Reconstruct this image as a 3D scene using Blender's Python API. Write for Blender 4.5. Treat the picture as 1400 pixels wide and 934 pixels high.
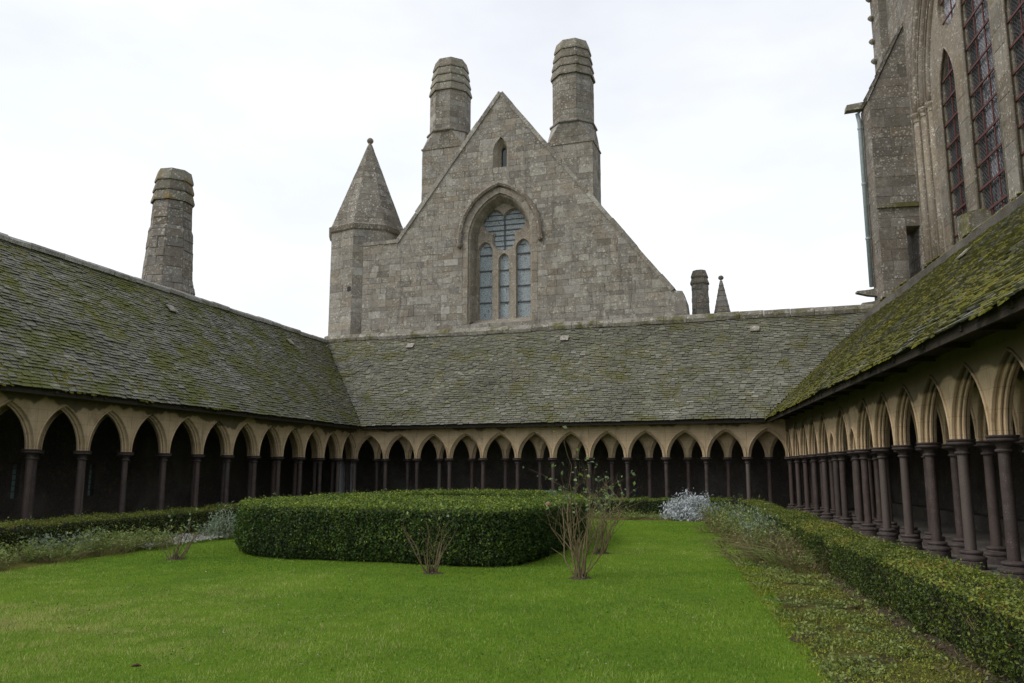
import bpy, bmesh, math, random
import numpy as np
from mathutils import Vector, Matrix
random.seed(7); rng = np.random.default_rng(7)
R_ = math.radians
scene = bpy.context.scene
for o in list(bpy.data.objects): bpy.data.objects.remove(o)
COL = scene.collection

# ------------------------------------------------------------------ camera
cam_d = bpy.data.cameras.new('camera'); cam = bpy.data.objects.new('camera', cam_d); COL.objects.link(cam)
cam_d.sensor_width = 36; cam_d.lens = 28.0; cam_d.clip_end = 2000; cam_d.clip_start = .05
YAW, PITCH, EYE = .22477, .15965, 1.6
cam.location = (0, 0, EYE); cam.rotation_euler = (math.pi/2 + PITCH, 0, YAW)
scene.camera = cam

# ------------------------------------------------------------------ sky, sun, exposure
SUN_DIR = Vector((-.72, -.40, .78)).normalized()           # towards the sun, veiled by cloud
w = bpy.data.worlds.new('World'); scene.world = w; w.use_nodes = True
nt = w.node_tree; nt.nodes.clear()
out = nt.nodes.new('ShaderNodeOutputWorld'); add = nt.nodes.new('ShaderNodeAddShader')
bg1 = nt.nodes.new('ShaderNodeBackground'); bg2 = nt.nodes.new('ShaderNodeBackground')
sky = nt.nodes.new('ShaderNodeTexSky'); sky.sky_type = 'NISHITA'; sky.sun_disc = False
sky.sun_elevation = math.asin(SUN_DIR.z); sky.sun_rotation = math.atan2(SUN_DIR.x, SUN_DIR.y)
sky.air_density = 1.0; sky.dust_density = 3.0
nt.links.new(sky.outputs[0], bg1.inputs[0]); bg1.inputs[1].default_value = .05
tc = nt.nodes.new('ShaderNodeTexCoord'); mp = nt.nodes.new('ShaderNodeMapping'); mp.inputs['Scale'].default_value = (1, 1, 2.6)
nz = nt.nodes.new('ShaderNodeTexNoise'); nz.inputs['Scale'].default_value = 1.7; nz.inputs['Detail'].default_value = 5; nz.inputs['Roughness'].default_value = .55
cr = nt.nodes.new('ShaderNodeValToRGB')
cr.color_ramp.elements[0].position = .34; cr.color_ramp.elements[0].color = (.775, .78, .79, 1)
cr.color_ramp.elements[1].position = .66; cr.color_ramp.elements[1].color = (1.0, 1.0, 1.0, 1)
nt.links.new(tc.outputs['Generated'], mp.inputs[0]); nt.links.new(mp.outputs[0], nz.inputs[0]); nt.links.new(nz.outputs[0], cr.inputs[0])
nt.links.new(cr.outputs[0], bg2.inputs[0]); bg2.inputs[1].default_value = .875
nt.links.new(bg1.outputs[0], add.inputs[0]); nt.links.new(bg2.outputs[0], add.inputs[1]); nt.links.new(add.outputs[0], out.inputs[0])
sd = bpy.data.lights.new('sun', 'SUN'); so = bpy.data.objects.new('sun', sd); COL.objects.link(so)
sd.energy = 1.25; sd.angle = R_(16); sd.color = (1, .96, .9)
so.rotation_euler = SUN_DIR.to_track_quat('Z', 'Y').to_euler(); so.location = (-10, -10, 30)
scene.view_settings.view_transform = 'Standard'; scene.view_settings.look = 'None'
scene.view_settings.exposure = 0.14; scene.view_settings.gamma = 1; scene.view_settings.use_curve_mapping = False
scene.render.engine = 'CYCLES'

# ------------------------------------------------------------------ plan of the cloister (metres)
C0 = np.array([-15.4885, 34.8913]); C1 = np.array([3.5775, 33.0173])     # far corner columns
dF = np.array([.995204, -.09782]); dL = np.array([-.035616, -.999366]); dR = np.array([.042193, -.999109])
nF = np.array([.09782, .995204]); nL = np.array([-.999366, .035616]); nR = np.array([.999109, .042193])
SF, SL, SR = 1.59649, 1.643744, 1.658012
CAPZ = 2.106; LAWN = -.15
WALL = {'F': (C0, dF, nF), 'L': (C0, dL, nL), 'R': (C1, dR, nR)}
def W3(k, s, off, z):
    o, a, n = WALL[k]; p = o + a*s + n*off; return (p[0], p[1], z)
def V(*a): return np.array(a, float)

# ------------------------------------------------------------------ mesh helpers
ORG = {}
def tag(o, label=None, cat=None, group=None, kind=None):
    if label: o['label'] = label
    if cat: o['category'] = cat
    if group: o['group'] = group
    if kind: o['kind'] = kind
    return o
def empty(name, loc, label, cat, group=None):
    o = bpy.data.objects.new(name, None); COL.objects.link(o); o.location = loc; o.empty_display_size = .3
    ORG[o] = np.array(loc, float); return tag(o, label, cat, group)
def fastmesh(name, verts, faces_flat, sizes, tint=None, smooth=False):
    """verts (n,3); faces_flat loop vertex indices; sizes loop totals"""
    me = bpy.data.meshes.new(name)
    verts = np.asarray(verts, np.float32).reshape(-1, 3); sizes = np.asarray(sizes, np.int32); fl = np.asarray(faces_flat, np.int32)
    me.vertices.add(len(verts)); me.vertices.foreach_set('co', verts.ravel())
    me.loops.add(len(fl)); me.loops.foreach_set('vertex_index', fl)
    me.polygons.add(len(sizes)); st = np.zeros(len(sizes), np.int32); st[1:] = np.cumsum(sizes)[:-1]
    me.polygons.foreach_set('loop_start', st); me.polygons.foreach_set('loop_total', sizes)
    me.polygons.foreach_set('use_smooth', np.full(len(sizes), smooth))
    me.update(calc_edges=True)
    if tint is not None:
        a = me.attributes.new('tint', 'FLOAT', 'POINT'); a.data.foreach_set('value', np.asarray(tint, np.float32))
    return me
class MB:
    def __init__(s): s.v = []; s.f = []; s.t = []
    def add(s, verts, faces, tint=.5):
        k = len(s.v); s.v += [tuple(map(float, q)) for q in verts]; s.f += [tuple(i+k for i in f) for f in faces]; s.t += [tint]*len(verts); return s
    def box(s, c, ax, ay, az, tint=.5):      # centre + three half-axis vectors
        c, ax, ay, az = [np.array(q, float) for q in (c, ax, ay, az)]
        vs = [c+i*ax+j*ay+k*az for k in (-1, 1) for j in (-1, 1) for i in (-1, 1)]
        fs = [(0, 2, 3, 1), (4, 5, 7, 6), (0, 1, 5, 4), (2, 6, 7, 3), (0, 4, 6, 2), (1, 3, 7, 5)]
        return s.add(vs, fs, tint)
    def lathe(s, prof, n=16, c=(0, 0, 0), tint=.5, rot=0):   # prof: (r, z)
        vs = []; fs = []
        for r, z in prof:
            for i in range(n):
                a = rot+2*math.pi*i/n; vs.append((c[0]+r*math.cos(a), c[1]+r*math.sin(a), c[2]+z))
        for j in range(len(prof)-1):
            for i in range(n):
                k = (i+1) % n; fs.append((j*n+i, j*n+k, (j+1)*n+k, (j+1)*n+i))
        fs.append(tuple(range(n))[::-1]); m = (len(prof)-1)*n; fs.append(tuple(range(m, m+n)))
        return s.add(vs, fs, tint)
    def tube(s, pts, rad, n=6, tint=.5):
        pts = [np.array(p, float) for p in pts]; rad = rad if hasattr(rad, '__len__') else [rad]*len(pts)
        vs = []; fs = []; prev = None
        for i, p in enumerate(pts):
            t = pts[min(i+1, len(pts)-1)]-pts[max(i-1, 0)]; t /= np.linalg.norm(t)+1e-9
            if prev is None:
                prev = np.cross(t, V(0, 0, 1) if abs(t[2]) < .9 else V(1, 0, 0))
            u = prev-t*np.dot(prev, t); u /= np.linalg.norm(u)+1e-9; prev = u; v = np.cross(t, u)
            for k in range(n):
                a = 2*math.pi*k/n; vs.append(p+rad[i]*(u*math.cos(a)+v*math.sin(a)))
        for j in range(len(pts)-1):
            for k in range(n):
                m = (k+1) % n; fs.append((j*n+k, j*n+m, (j+1)*n+m, (j+1)*n+k))
        fs.append(tuple(range(n))[::-1]); m = (len(pts)-1)*n; fs.append(tuple(range(m, m+n)))
        return s.add(vs, fs, tint)
    def mesh(s, name, org=(0, 0, 0), smooth=False):
        v = np.array(s.v).reshape(-1, 3)-np.array(org)
        return fastmesh(name, v, [i for f in s.f for i in f], [len(f) for f in s.f], s.t, smooth)
    def build(s, name, mat, parent=None, smooth=False, recalc=True):
        org = ORG[parent] if parent is not None else np.zeros(3)
        me = s.mesh(name, org, smooth)
        if recalc:
            b = bmesh.new(); b.from_mesh(me); bmesh.ops.recalc_face_normals(b, faces=b.faces); b.to_mesh(me); b.free()
        return link(name, me, mat, parent)
def link(name, me, mat, parent=None, loc=None):
    o = bpy.data.objects.new(name, me); COL.objects.link(o)
    if mat is not None and not me.materials: me.materials.append(mat)
    if parent is not None:
        o.parent = parent; ORG[o] = ORG[parent]
    else: ORG[o] = np.zeros(3)
    if loc is not None: o.location = loc; ORG[o] = ORG[o]+np.array(loc, float)
    return o
def smooth_angle(me, ang=35):
    me.polygons.foreach_set('use_smooth', np.ones(len(me.polygons), bool))
    b = bmesh.new(); b.from_mesh(me)
    for e in b.edges:
        if len(e.link_faces) == 2 and e.calc_face_angle(0) > R_(ang): e.smooth = False
    b.to_mesh(me); b.free()

# ------------------------------------------------------------------ materials
class M:
    def __init__(s, name):
        s.m = bpy.data.materials.new(name); s.m.use_nodes = True; s.nt = s.m.node_tree; s.nt.nodes.clear()
        s.out = s.n('ShaderNodeOutputMaterial'); s.pos = s.n('ShaderNodeNewGeometry').outputs['Position']
    def n(s, t, **k):
        x = s.nt.nodes.new(t)
        for a, b in k.items(): setattr(x, a, b)
        return x
    def put(s, inp, v):
        if isinstance(v, bpy.types.NodeSocket): s.nt.links.new(v, inp)
        elif isinstance(v, tuple) and len(v) == 3 and inp.type == 'RGBA': inp.default_value = (*v, 1)
        else: inp.default_value = v
    def mapping(s, scale, vec=None):
        x = s.n('ShaderNodeMapping'); s.put(x.inputs[0], vec or s.pos); x.inputs['Scale'].default_value = scale; return x.outputs[0]
    def noise(s, scale, detail=4, rough=.55, vec=None, dist=0):
        x = s.n('ShaderNodeTexNoise'); s.put(x.inputs['Vector'], vec or s.pos); x.inputs['Scale'].default_value = scale
        x.inputs['Detail'].default_value = detail; x.inputs['Roughness'].default_value = rough; x.inputs['Distortion'].default_value = dist; return x.outputs[0]
    def voro(s, scale, vec=None, feature='F1'):
        x = s.n('ShaderNodeTexVoronoi', feature=feature); s.put(x.inputs['Vector'], vec or s.pos); x.inputs['Scale'].default_value = scale; return x.outputs[0]
    def step(s, v, a, b):
        x = s.n('ShaderNodeMapRange'); s.put(x.inputs[0], v); x.inputs[1].default_value = a; x.inputs[2].default_value = b; return x.outputs[0]
    def math(s, op, a, b=0.):
        x = s.n('ShaderNodeMath', operation=op); s.put(x.inputs[0], a); s.put(x.inputs[1], b); return x.outputs[0]
    def mix(s, f, a, b, mode='MIX'):
        x = s.n('ShaderNodeMix', data_type='RGBA', blend_type=mode); s.put(x.inputs[0], f); s.put(x.inputs[6], a); s.put(x.inputs[7], b); return x.outputs[2]
    def ramp(s, f, stops):
        x = s.n('ShaderNodeValToRGB'); s.put(x.inputs[0], f); e = x.color_ramp.elements
        e[0].position, e[0].color = stops[0][0], (*stops[0][1], 1); e[1].position, e[1].color = stops[-1][0], (*stops[-1][1], 1)
        for p, c in stops[1:-1]:
            q = e.new(p); q.color = (*c, 1)
        return x.outputs[0]
    def attr(s, nm='tint'): return s.n('ShaderNodeAttribute', attribute_name=nm).outputs['Fac']
    def bump(s, h, strength=.5, dist=.02):
        x = s.n('ShaderNodeBump'); s.put(x.inputs['Height'], h); x.inputs['Strength'].default_value = strength; x.inputs['Distance'].default_value = dist; return x.outputs[0]
    def done(s, col, rough=.85, bump=None, spec=.3, metal=0., trans=None, **k):
        x = s.n('ShaderNodeBsdfPrincipled'); s.put(x.inputs['Base Color'], col); s.put(x.inputs['Roughness'], rough); x.inputs['Specular IOR Level'].default_value = spec
        x.inputs['Metallic'].default_value = metal
        if bump is not None: s.put(x.inputs['Normal'], bump)
        sh = x.outputs[0]
        if trans:
            t = s.n('ShaderNodeBsdfTranslucent'); s.put(t.inputs[0], trans[1]); mx = s.n('ShaderNodeMixShader'); mx.inputs[0].default_value = trans[0]
            s.nt.links.new(sh, mx.inputs[1]); s.nt.links.new(t.outputs[0], mx.inputs[2]); sh = mx.outputs[0]
        s.nt.links.new(sh, s.out.inputs[0]); return s.m

def stone_mat(name, cols, lichen=.5, moss=0., spots=.8, gain=1.):
    a = M(name); t = a.attr()
    base = a.ramp(t, [(i/(len(cols)-1), tuple(x*gain for x in c)) for i, c in enumerate(cols)])
    n1 = a.noise(.9, 6, .65); n2 = a.noise(5.5, 6, .72); n3 = a.noise(26, 4, .7)
    n0 = a.noise(.38, 4, .6); base = a.mix(a.math('MULTIPLY', a.step(n0, .46, .62), .28), base, (.37*gain, .36*gain, .33*gain))
    # granite grain, dark weathering, ochre rust
    c = a.mix(a.step(n3, .30, .72), a.mix(.5, base, (.03, .027, .022)), a.mix(.18, base, (.5, .48, .44)))
    c = a.mix(a.math('MULTIPLY', a.step(n2, .50, .70), .62), c, (.085*gain, .075*gain, .060*gain))
    c = a.mix(a.math('MULTIPLY', a.step(n1, .50, .70), .45), c, (.115*gain, .10*gain, .078*gain))
    c = a.mix(a.math('MULTIPLY', a.step(a.noise(2.1, 6, .7, a.mapping((1, 1, 1.4))), .58, .70), .5), c, (.21*gain, .155*gain, .085*gain))
    # pale crusts of lichen: blotches and round dots
    v = a.voro(4.2); vb = a.voro(9.); m1 = a.step(a.noise(1.4, 4, .6), .42, .52)
    d1 = a.math('LESS_THAN', a.math('ADD', v, a.math('MULTIPLY', n3, .22)), .33); d2 = a.math('LESS_THAN', a.math('ADD', vb, a.math('MULTIPLY', n3, .22)), .36)
    dots = a.math('MULTIPLY', a.math('MAXIMUM', d1, d2), m1)
    bl = a.step(a.noise(3.1, 8, .78), .63-.08*lichen, .70-.08*lichen)
    f = a.math('MULTIPLY', a.math('MAXIMUM', a.math('MULTIPLY', dots, spots), a.math('MULTIPLY', bl, .7)), min(1., lichen*1.7))
    c = a.mix(f, c, (.46, .455, .41))
    if moss:
        ms = a.math('MULTIPLY', a.step(a.noise(1.6, 6, .7), .62-.25*moss, .74-.25*moss), .85)
        c = a.mix(ms, c, (.095, .092, .02))
    sk = a.math('MULTIPLY', a.step(a.noise(1.5, 5, .65, a.mapping((1.6, 1.6, .16))), .54, .68), .42)      # rain streaks
    c = a.mix(sk, c, (.075*gain, .068*gain, .056*gain))
    fr_ = a.math('FRACT', a.math('MULTIPLY', t, 13.7)); tone = a.ramp(fr_, [(0, (.84, .82, .79)), (.5, (1.02, 1., .97)), (1, (1.22, 1.21, 1.19))])      # every block its own tone
    c = a.mix(.8, c, tone, 'MULTIPLY')
    b = a.bump(a.math('ADD', a.math('MULTIPLY', n2, .8), a.math('MULTIPLY', n3, .7)), 1., .04)
    return a.done(c, .92, b, .2)
GRAN = [(.23, .215, .185), (.33, .315, .28), (.40, .38, .335), (.30, .255, .19), (.46, .45, .415), (.25, .24, .22), (.36, .33, .28)]
m_gran = stone_mat('granite_rubble', GRAN, .8)
m_mort = stone_mat('mortar_joint', [(.22, .20, .165), (.26, .235, .195)], .35)
m_dress = stone_mat('dressed_granite', [(.31, .275, .225), (.37, .335, .28), (.33, .28, .21), (.40, .37, .325)], .4)
m_mull = stone_mat('mullion_stone', [(.21, .185, .15), (.27, .22, .15), (.25, .23, .20), (.20, .185, .165)], .5, .1)
m_dark = stone_mat('weathered_dark_granite', [(.17, .155, .135), (.22, .205, .18), (.19, .15, .11), (.27, .255, .235), (.15, .14, .125)], .75)
m_chim = stone_mat('chimney_granite', [(.20, .187, .158), (.27, .255, .22), (.23, .195, .145), (.42, .41, .385), (.25, .238, .21)], .55)
m_cap = stone_mat('chimney_cap_stone', [(.19, .18, .14), (.25, .24, .19), (.21, .19, .145)], .5, .2)
m_ledge = stone_mat('mossy_ledge_stone', [(.17, .16, .11), (.22, .21, .16)], .6, .85)
def orange_cap():
    m_ = stone_mat('orange_lichened_cap', [(.19, .18, .14), (.25, .24, .19)], .5, .1); nt_ = m_.node_tree; pb = [n for n in nt_.nodes if n.type == 'BSDF_PRINCIPLED'][0]; src = pb.inputs['Base Color'].links[0].from_socket
    a = M.__new__(M); a.m = m_; a.nt = nt_; a.pos = [n for n in nt_.nodes if n.type == 'NEW_GEOMETRY'][0].outputs['Position']
    nt_.links.new(a.mix(a.math('MULTIPLY', a.step(a.noise(1.5, 5, .6), .54, .62), .55), src, (.26, .17, .03)), pb.inputs['Base Color']); return m_
m_orange = orange_cap()
m_stump = stone_mat('lichened_stump', [(.10, .095, .08), (.16, .15, .13)], .8, .6)
m_ridge = stone_mat('ridge_stone', [(.26, .25, .215), (.34, .33, .30), (.22, .21, .17)], .95, .55)
m_ridgeL = stone_mat('pale_skylit_ridge_stone', [(.44, .43, .41), (.52, .51, .49), (.40, .39, .36)], .6, .1)  # pale stone, its colour brightened for the sky light it catches
m_spire = stone_mat('spire_stone', [(.17, .155, .13), (.21, .195, .165), (.24, .22, .18)], .8)
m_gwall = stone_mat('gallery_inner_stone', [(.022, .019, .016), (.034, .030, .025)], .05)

def limestone(nm_, zth, var):
    a = M(nm_); n = a.noise(2.2, 5, .6); n2 = a.noise(14, 5, .65); n3 = a.noise(60, 2)
    c = a.mix(a.step(n, .3, .7), (.43, .325, .20), (.57, .45, .295))
    c = a.mix(a.math('MULTIPLY', a.step(n2, .5, .75), .45), c, (.34, .24, .14))
    st = a.math('MULTIPLY', a.step(a.noise(1.1, 6, .7, a.mapping((1, 1, .55))), .56, .66), .55)
    c = a.mix(st, c, (.13, .105, .075))
    rn = a.n('ShaderNodeObjectInfo').outputs['Random']; c = a.mix(a.math('MULTIPLY', rn, .22), c, (.30, .235, .155))
    oc = a.n('ShaderNodeSeparateXYZ'); a.put(oc.inputs[0], a.n('ShaderNodeTexCoord').outputs['Object']); cb_ = a.n('ShaderNodeCombineXYZ'); a.put(cb_.inputs[0], a.math('ADD', oc.outputs[0], a.math('MULTIPLY', rn, 3.))); a.put(cb_.inputs[1], oc.outputs[2])
    br = a.n('ShaderNodeTexBrick'); a.put(br.inputs['Vector'], cb_.outputs[0]); br.inputs['Scale'].default_value = 1.; br.inputs['Mortar Size'].default_value = .006; br.inputs['Brick Width'].default_value = .62; br.inputs['Row Height'].default_value = .31
    c = a.mix(a.math('MULTIPLY', br.outputs['Fac'], .45), c, (.22, .165, .105))
    xyz = a.n('ShaderNodeSeparateXYZ'); a.put(xyz.inputs[0], a.pos)      # algae patches on the head of the wall
    al = a.math('ADD', a.math('MULTIPLY', a.math('SUBTRACT', xyz.outputs[2], zth), 1.6), a.math('MULTIPLY', a.math('SUBTRACT', a.math('MULTIPLY', a.noise(.8, 3, .6, a.mapping((1, 1, .3))), 2.6), 1.36), var))
    c = a.mix(a.math('MULTIPLY', a.step(al, .0, .10), .8), c, a.mix(n2, (.035, .036, .018), (.085, .078, .045)))
    return a.done(c, .9, a.bump(a.math('ADD', n2, a.math('MULTIPLY', n3, .4)), .35, .012), .2)
m_lime = {'F': limestone('caen_limestone', 3.40, .8), 'L': limestone('caen_limestone_damp', 3.22, .8), 'R': limestone('caen_limestone_algae', 3.00, .45)}
def granite_col():
    a = M('dark_red_granite'); n = a.noise(5, 5, .65); n2 = a.noise(55, 2, .6); n3 = a.noise(2, 4)
    c = a.mix(a.step(n, .3, .7), (.030, .022, .020), (.075, .056, .050))
    c = a.mix(a.step(n3, .45, .7), c, (.050, .043, .039))
    sp = a.math('MULTIPLY', a.math('LESS_THAN', a.voro(38), .22), a.step(n, .45, .6))
    c = a.mix(a.math('MULTIPLY', sp, .7), c, (.26, .24, .22))
    c = a.mix(a.math('MULTIPLY', a.step(n2, .6, .72), .4), c, (.22, .19, .17))
    rn = a.n('ShaderNodeObjectInfo').outputs['Random']; c = a.mix(a.math('MULTIPLY', rn, .6), c, a.ramp(rn, [(0, (.03, .021, .019)), (.4, (.105, .062, .050)), (.75, (.075, .056, .048)), (1, (.15, .125, .11))]))
    return a.done(c, .6, a.bump(n2, .4, .008), .35)
m_col = granite_col()
def cap_stone():
    a = M('dark_capital_stone'); n = a.noise(7, 5, .65)
    c = a.mix(a.step(n, .3, .7), (.035, .027, .026), (.085, .068, .062))
    c = a.mix(a.math('MULTIPLY', a.step(a.noise(12, 5, .7), .6, .7), .5), c, (.22, .2, .18))
    return a.done(c, .75, a.bump(n, .5, .015), .3)
m_capst = cap_stone()

def slate(name, moss, mosscol=((.06, .072, .012), (.13, .135, .028))):
    a = M(name); t = a.attr(); n1 = a.noise(.9, 5, .6); n2 = a.noise(12, 5, .7); n3 = a.noise(45, 3, .6)
    c = a.ramp(t, [(0, (.052, .050, .040)), (.35, (.100, .098, .080)), (.7, (.160, .158, .130)), (1, (.285, .282, .24))])
    c = a.mix(a.math('MULTIPLY', a.step(n2, .45, .75), .5), c, (.255, .255, .215))
    c = a.mix(a.math('MULTIPLY', a.step(n3, .55, .75), .55), c, (.055, .058, .05))
    gl = a.math('MULTIPLY', a.step(a.noise(3, 6, .7), .4, .65), .5)
    c = a.mix(gl, c, (.135, .138, .066))
    mz = a.math('ADD', a.math('MULTIPLY', n1, .62), a.math('MULTIPLY', n2, .40))
    mf = a.step(mz, .62-.22*moss, .70-.22*moss)
    c = a.mix(a.math('MULTIPLY', mf, .9), c, a.mix(n3, *mosscol))
    return a.done(c, a.mix(mf, (.55, .55, .55), (.95, .95, .95)), a.bump(a.math('ADD', n2, n3), .25, .008), .4)
m_slF = slate('slate_grey', .42, ((.062, .066, .018), (.125, .125, .04))); m_slL = slate('slate_mossy', .58, ((.062, .072, .012), (.135, .145, .028))); m_slR = slate('slate_very_mossy', .80, ((.075, .078, .012), (.15, .152, .026)))
def moss_mat():
    a = M('moss'); n = a.noise(20, 4, .7); n2 = a.noise(1.2, 3)
    c = a.mix(a.step(n, .3, .7), (.050, .058, .010), (.145, .15, .026)); c = a.mix(a.math('MULTIPLY', a.step(n2, .4, .65), .7), c, (.16, .125, .024))
    return a.done(c, .95, a.bump(n, .8, .02), .1)
m_moss = moss_mat()
def simple(name, c0, c1, scale=8, rough=.8, bump=.3, dist=.01, spec=.3, metal=0.):
    a = M(name); n = a.noise(scale, 5, .65); return a.done(a.mix(a.step(n, .3, .7), c0, c1), rough, a.bump(n, bump, dist), spec, metal)
m_wood = simple('dark_roof_timber', (.020, .016, .012), (.05, .040, .030), 14)
m_floor = simple('worn_paving', (.085, .08, .072), (.15, .14, .125), 6)
m_iron = simple('rusty_iron_bar', (.065, .022, .018), (.12, .045, .038), 20, .7)
m_lead = simple('lead_bar', (.05, .052, .056), (.09, .092, .098), 20, .6)
m_zinc = simple('verdigris_zinc', (.22, .28, .29), (.32, .38, .38), 9, .5, .1, .004, .5)
m_black = simple('black_plastic', (.012, .013, .016), (.025, .026, .03), 20, .4)
m_soil = simple('dark_soil', (.030, .022, .014), (.07, .052, .032), 18, .95, .8, .03)
m_panel = simple('pale_grey_panel', (.66, .69, .74), (.74, .77, .82), 3, .6, .05)
m_bark = simple('rose_bark', (.085, .066, .034), (.19, .15, .08), 30, .9, .5, .006)
m_bark2 = simple('old_rose_wood', (.085, .068, .035), (.17, .135, .075), 30, .9, .5, .006)
m_dead = simple('dead_leaf', (.045, .026, .014), (.12, .065, .035), 25, .8)

def glass_mat(name, c0, c1, leadc, sc, rough, spec, patch=None):
    a = M(name); n = a.noise(6, 4, .6); v = a.voro(sc, None, 'DISTANCE_TO_EDGE'); ed = a.math('LESS_THAN', v, .055)
    c = a.mix(a.step(n, .3, .7), c0, c1); c = a.mix(ed, c, leadc)
    ro = a.mix(ed, (rough,)*3, (.8,)*3)
    return a.done(c, ro, a.bump(a.math('ADD', n, a.voro(sc)), .25, .01), spec)
m_glassG = glass_mat('leaded_pale_glass', (.25, .30, .325), (.36, .41, .43), (.10, .115, .12), 12, .5, .4)
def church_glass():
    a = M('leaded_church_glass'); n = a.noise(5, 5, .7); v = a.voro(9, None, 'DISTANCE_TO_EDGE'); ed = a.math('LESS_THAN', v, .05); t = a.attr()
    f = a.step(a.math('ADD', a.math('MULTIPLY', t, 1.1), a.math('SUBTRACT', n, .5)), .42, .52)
    c = a.mix(f, a.mix(n, (.012, .013, .018), (.035, .035, .042)), a.mix(n, (.30, .30, .345), (.40, .40, .45))); c = a.mix(ed, c, (.05, .05, .052))  # the pale mix is sky reflection put into the glass colour
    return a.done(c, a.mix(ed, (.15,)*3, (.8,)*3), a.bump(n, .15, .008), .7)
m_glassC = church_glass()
m_glassD = simple('dark_green_glass', (.008, .022, .022), (.015, .035, .034), 5, .15, .05, .004, .6)
def slit_glass():
    a = M('frosted_slit_glass'); n = a.noise(9, 4); return a.done(a.mix(n, (.10, .15, .15), (.2, .28, .27)), .4, None, .4, trans=(.35, (.30, .40, .39)))
m_slit = slit_glass()

def leaf_mat(name, stops, trans=.28, rough=.5, spec=.35):
    a = M(name); t = a.attr(); n = a.noise(3.5, 3); c = a.ramp(t, stops)
    c = a.mix(a.math('MULTIPLY', a.step(n, .35, .7), .45), c, a.mix(.55, c, (.0, .0, .0)))
    return a.done(c, rough, None, spec, trans=(trans, c))
m_box = leaf_mat('box_leaf', [(0, (.018, .040, .007)), (.4, (.045, .095, .012)), (.7, (.14, .21, .024)), (1, (.32, .39, .05))])
m_box2 = leaf_mat('box_leaf_bronzed', [(0, (.025, .042, .007)), (.4, (.065, .105, .015)), (.72, (.17, .22, .028)), (.92, (.29, .31, .045)), (1, (.24, .15, .04))])
m_core = simple('dark_hedge_core', (.008, .010, .004), (.022, .022, .010), 20, .95)  # for the solid core added inside the leaves to block light
m_grass = leaf_mat('grass_blade', [(0, (.055, .135, .018)), (.3, (.12, .24, .026)), (.6, (.21, .355, .042)), (.85, (.32, .42, .075)), (1, (.48, .46, .18))], .3, .55, .2)
m_silver = leaf_mat('silver_leaf', [(0, (.24, .27, .28)), (.5, (.46, .50, .53)), (1, (.70, .74, .76))], .2, .7, .1)
m_sage = leaf_mat('grey_green_leaf', [(0, (.10, .14, .09)), (.5, (.20, .26, .17)), (1, (.34, .40, .30))], .25, .7, .1)
m_green = leaf_mat('herb_leaf', [(0, (.06, .105, .02)), (.5, (.16, .22, .05)), (1, (.32, .37, .12))])
m_straw = leaf_mat('dry_stalk', [(0, (.07, .055, .025)), (.5, (.17, .15, .065)), (1, (.28, .25, .12))], .2, .7, .15)
m_rosel = leaf_mat('rose_leaf', [(0, (.055, .10, .045)), (.5, (.13, .20, .10)), (1, (.20, .30, .06))], .3)
m_pale = leaf_mat('pale_ground_leaf', [(0, (.24, .25, .20)), (.5, (.42, .42, .37)), (1, (.60, .60, .55))], .2, .7, .1)
m_petal = leaf_mat('pink_petal', [(0, (.60, .32, .30)), (1, (.72, .45, .42))], .3)
m_mossleaf = leaf_mat('moss_tuft', [(0, (.075, .09, .014)), (.5, (.18, .215, .034)), (1, (.33, .35, .07))], .2, .8, .1)
def lawn_mat():
    a = M('lawn_turf'); n1 = a.noise(.7, 5, .6); n2 = a.noise(14, 5, .7); n3 = a.noise(90, 3, .7)
    c = a.mix(a.step(n1, .3, .7), (.085, .17, .009), (.14, .24, .013)); c = a.mix(a.math('MULTIPLY', a.step(n2, .45, .7), .6), c, (.18, .25, .025))
    c = a.mix(a.math('MULTIPLY', a.step(n3, .5, .7), .5), c, (.018, .05, .005))
    return a.done(c, .9, a.bump(a.math('ADD', n2, n3), .9, .03), .1)
m_lawn = lawn_mat()
def bed_mat():
    a = M('mossy_bed_earth'); n1 = a.noise(1.6, 6, .65); n2 = a.noise(11, 5, .7); n3 = a.noise(50, 3, .7)
    c = a.mix(a.step(n1, .42, .62), (.055, .044, .024), (.14, .145, .030)); c = a.mix(a.math('MULTIPLY', a.step(n2, .45, .68), .7), c, (.19, .195, .042))
    c = a.mix(a.math('MULTIPLY', a.step(n3, .52, .7), .6), c, (.05, .04, .02))
    return a.done(c, .95, a.bump(a.math('ADD', n2, n3), 1., .04), .1)
m_bed = bed_mat()

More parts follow.
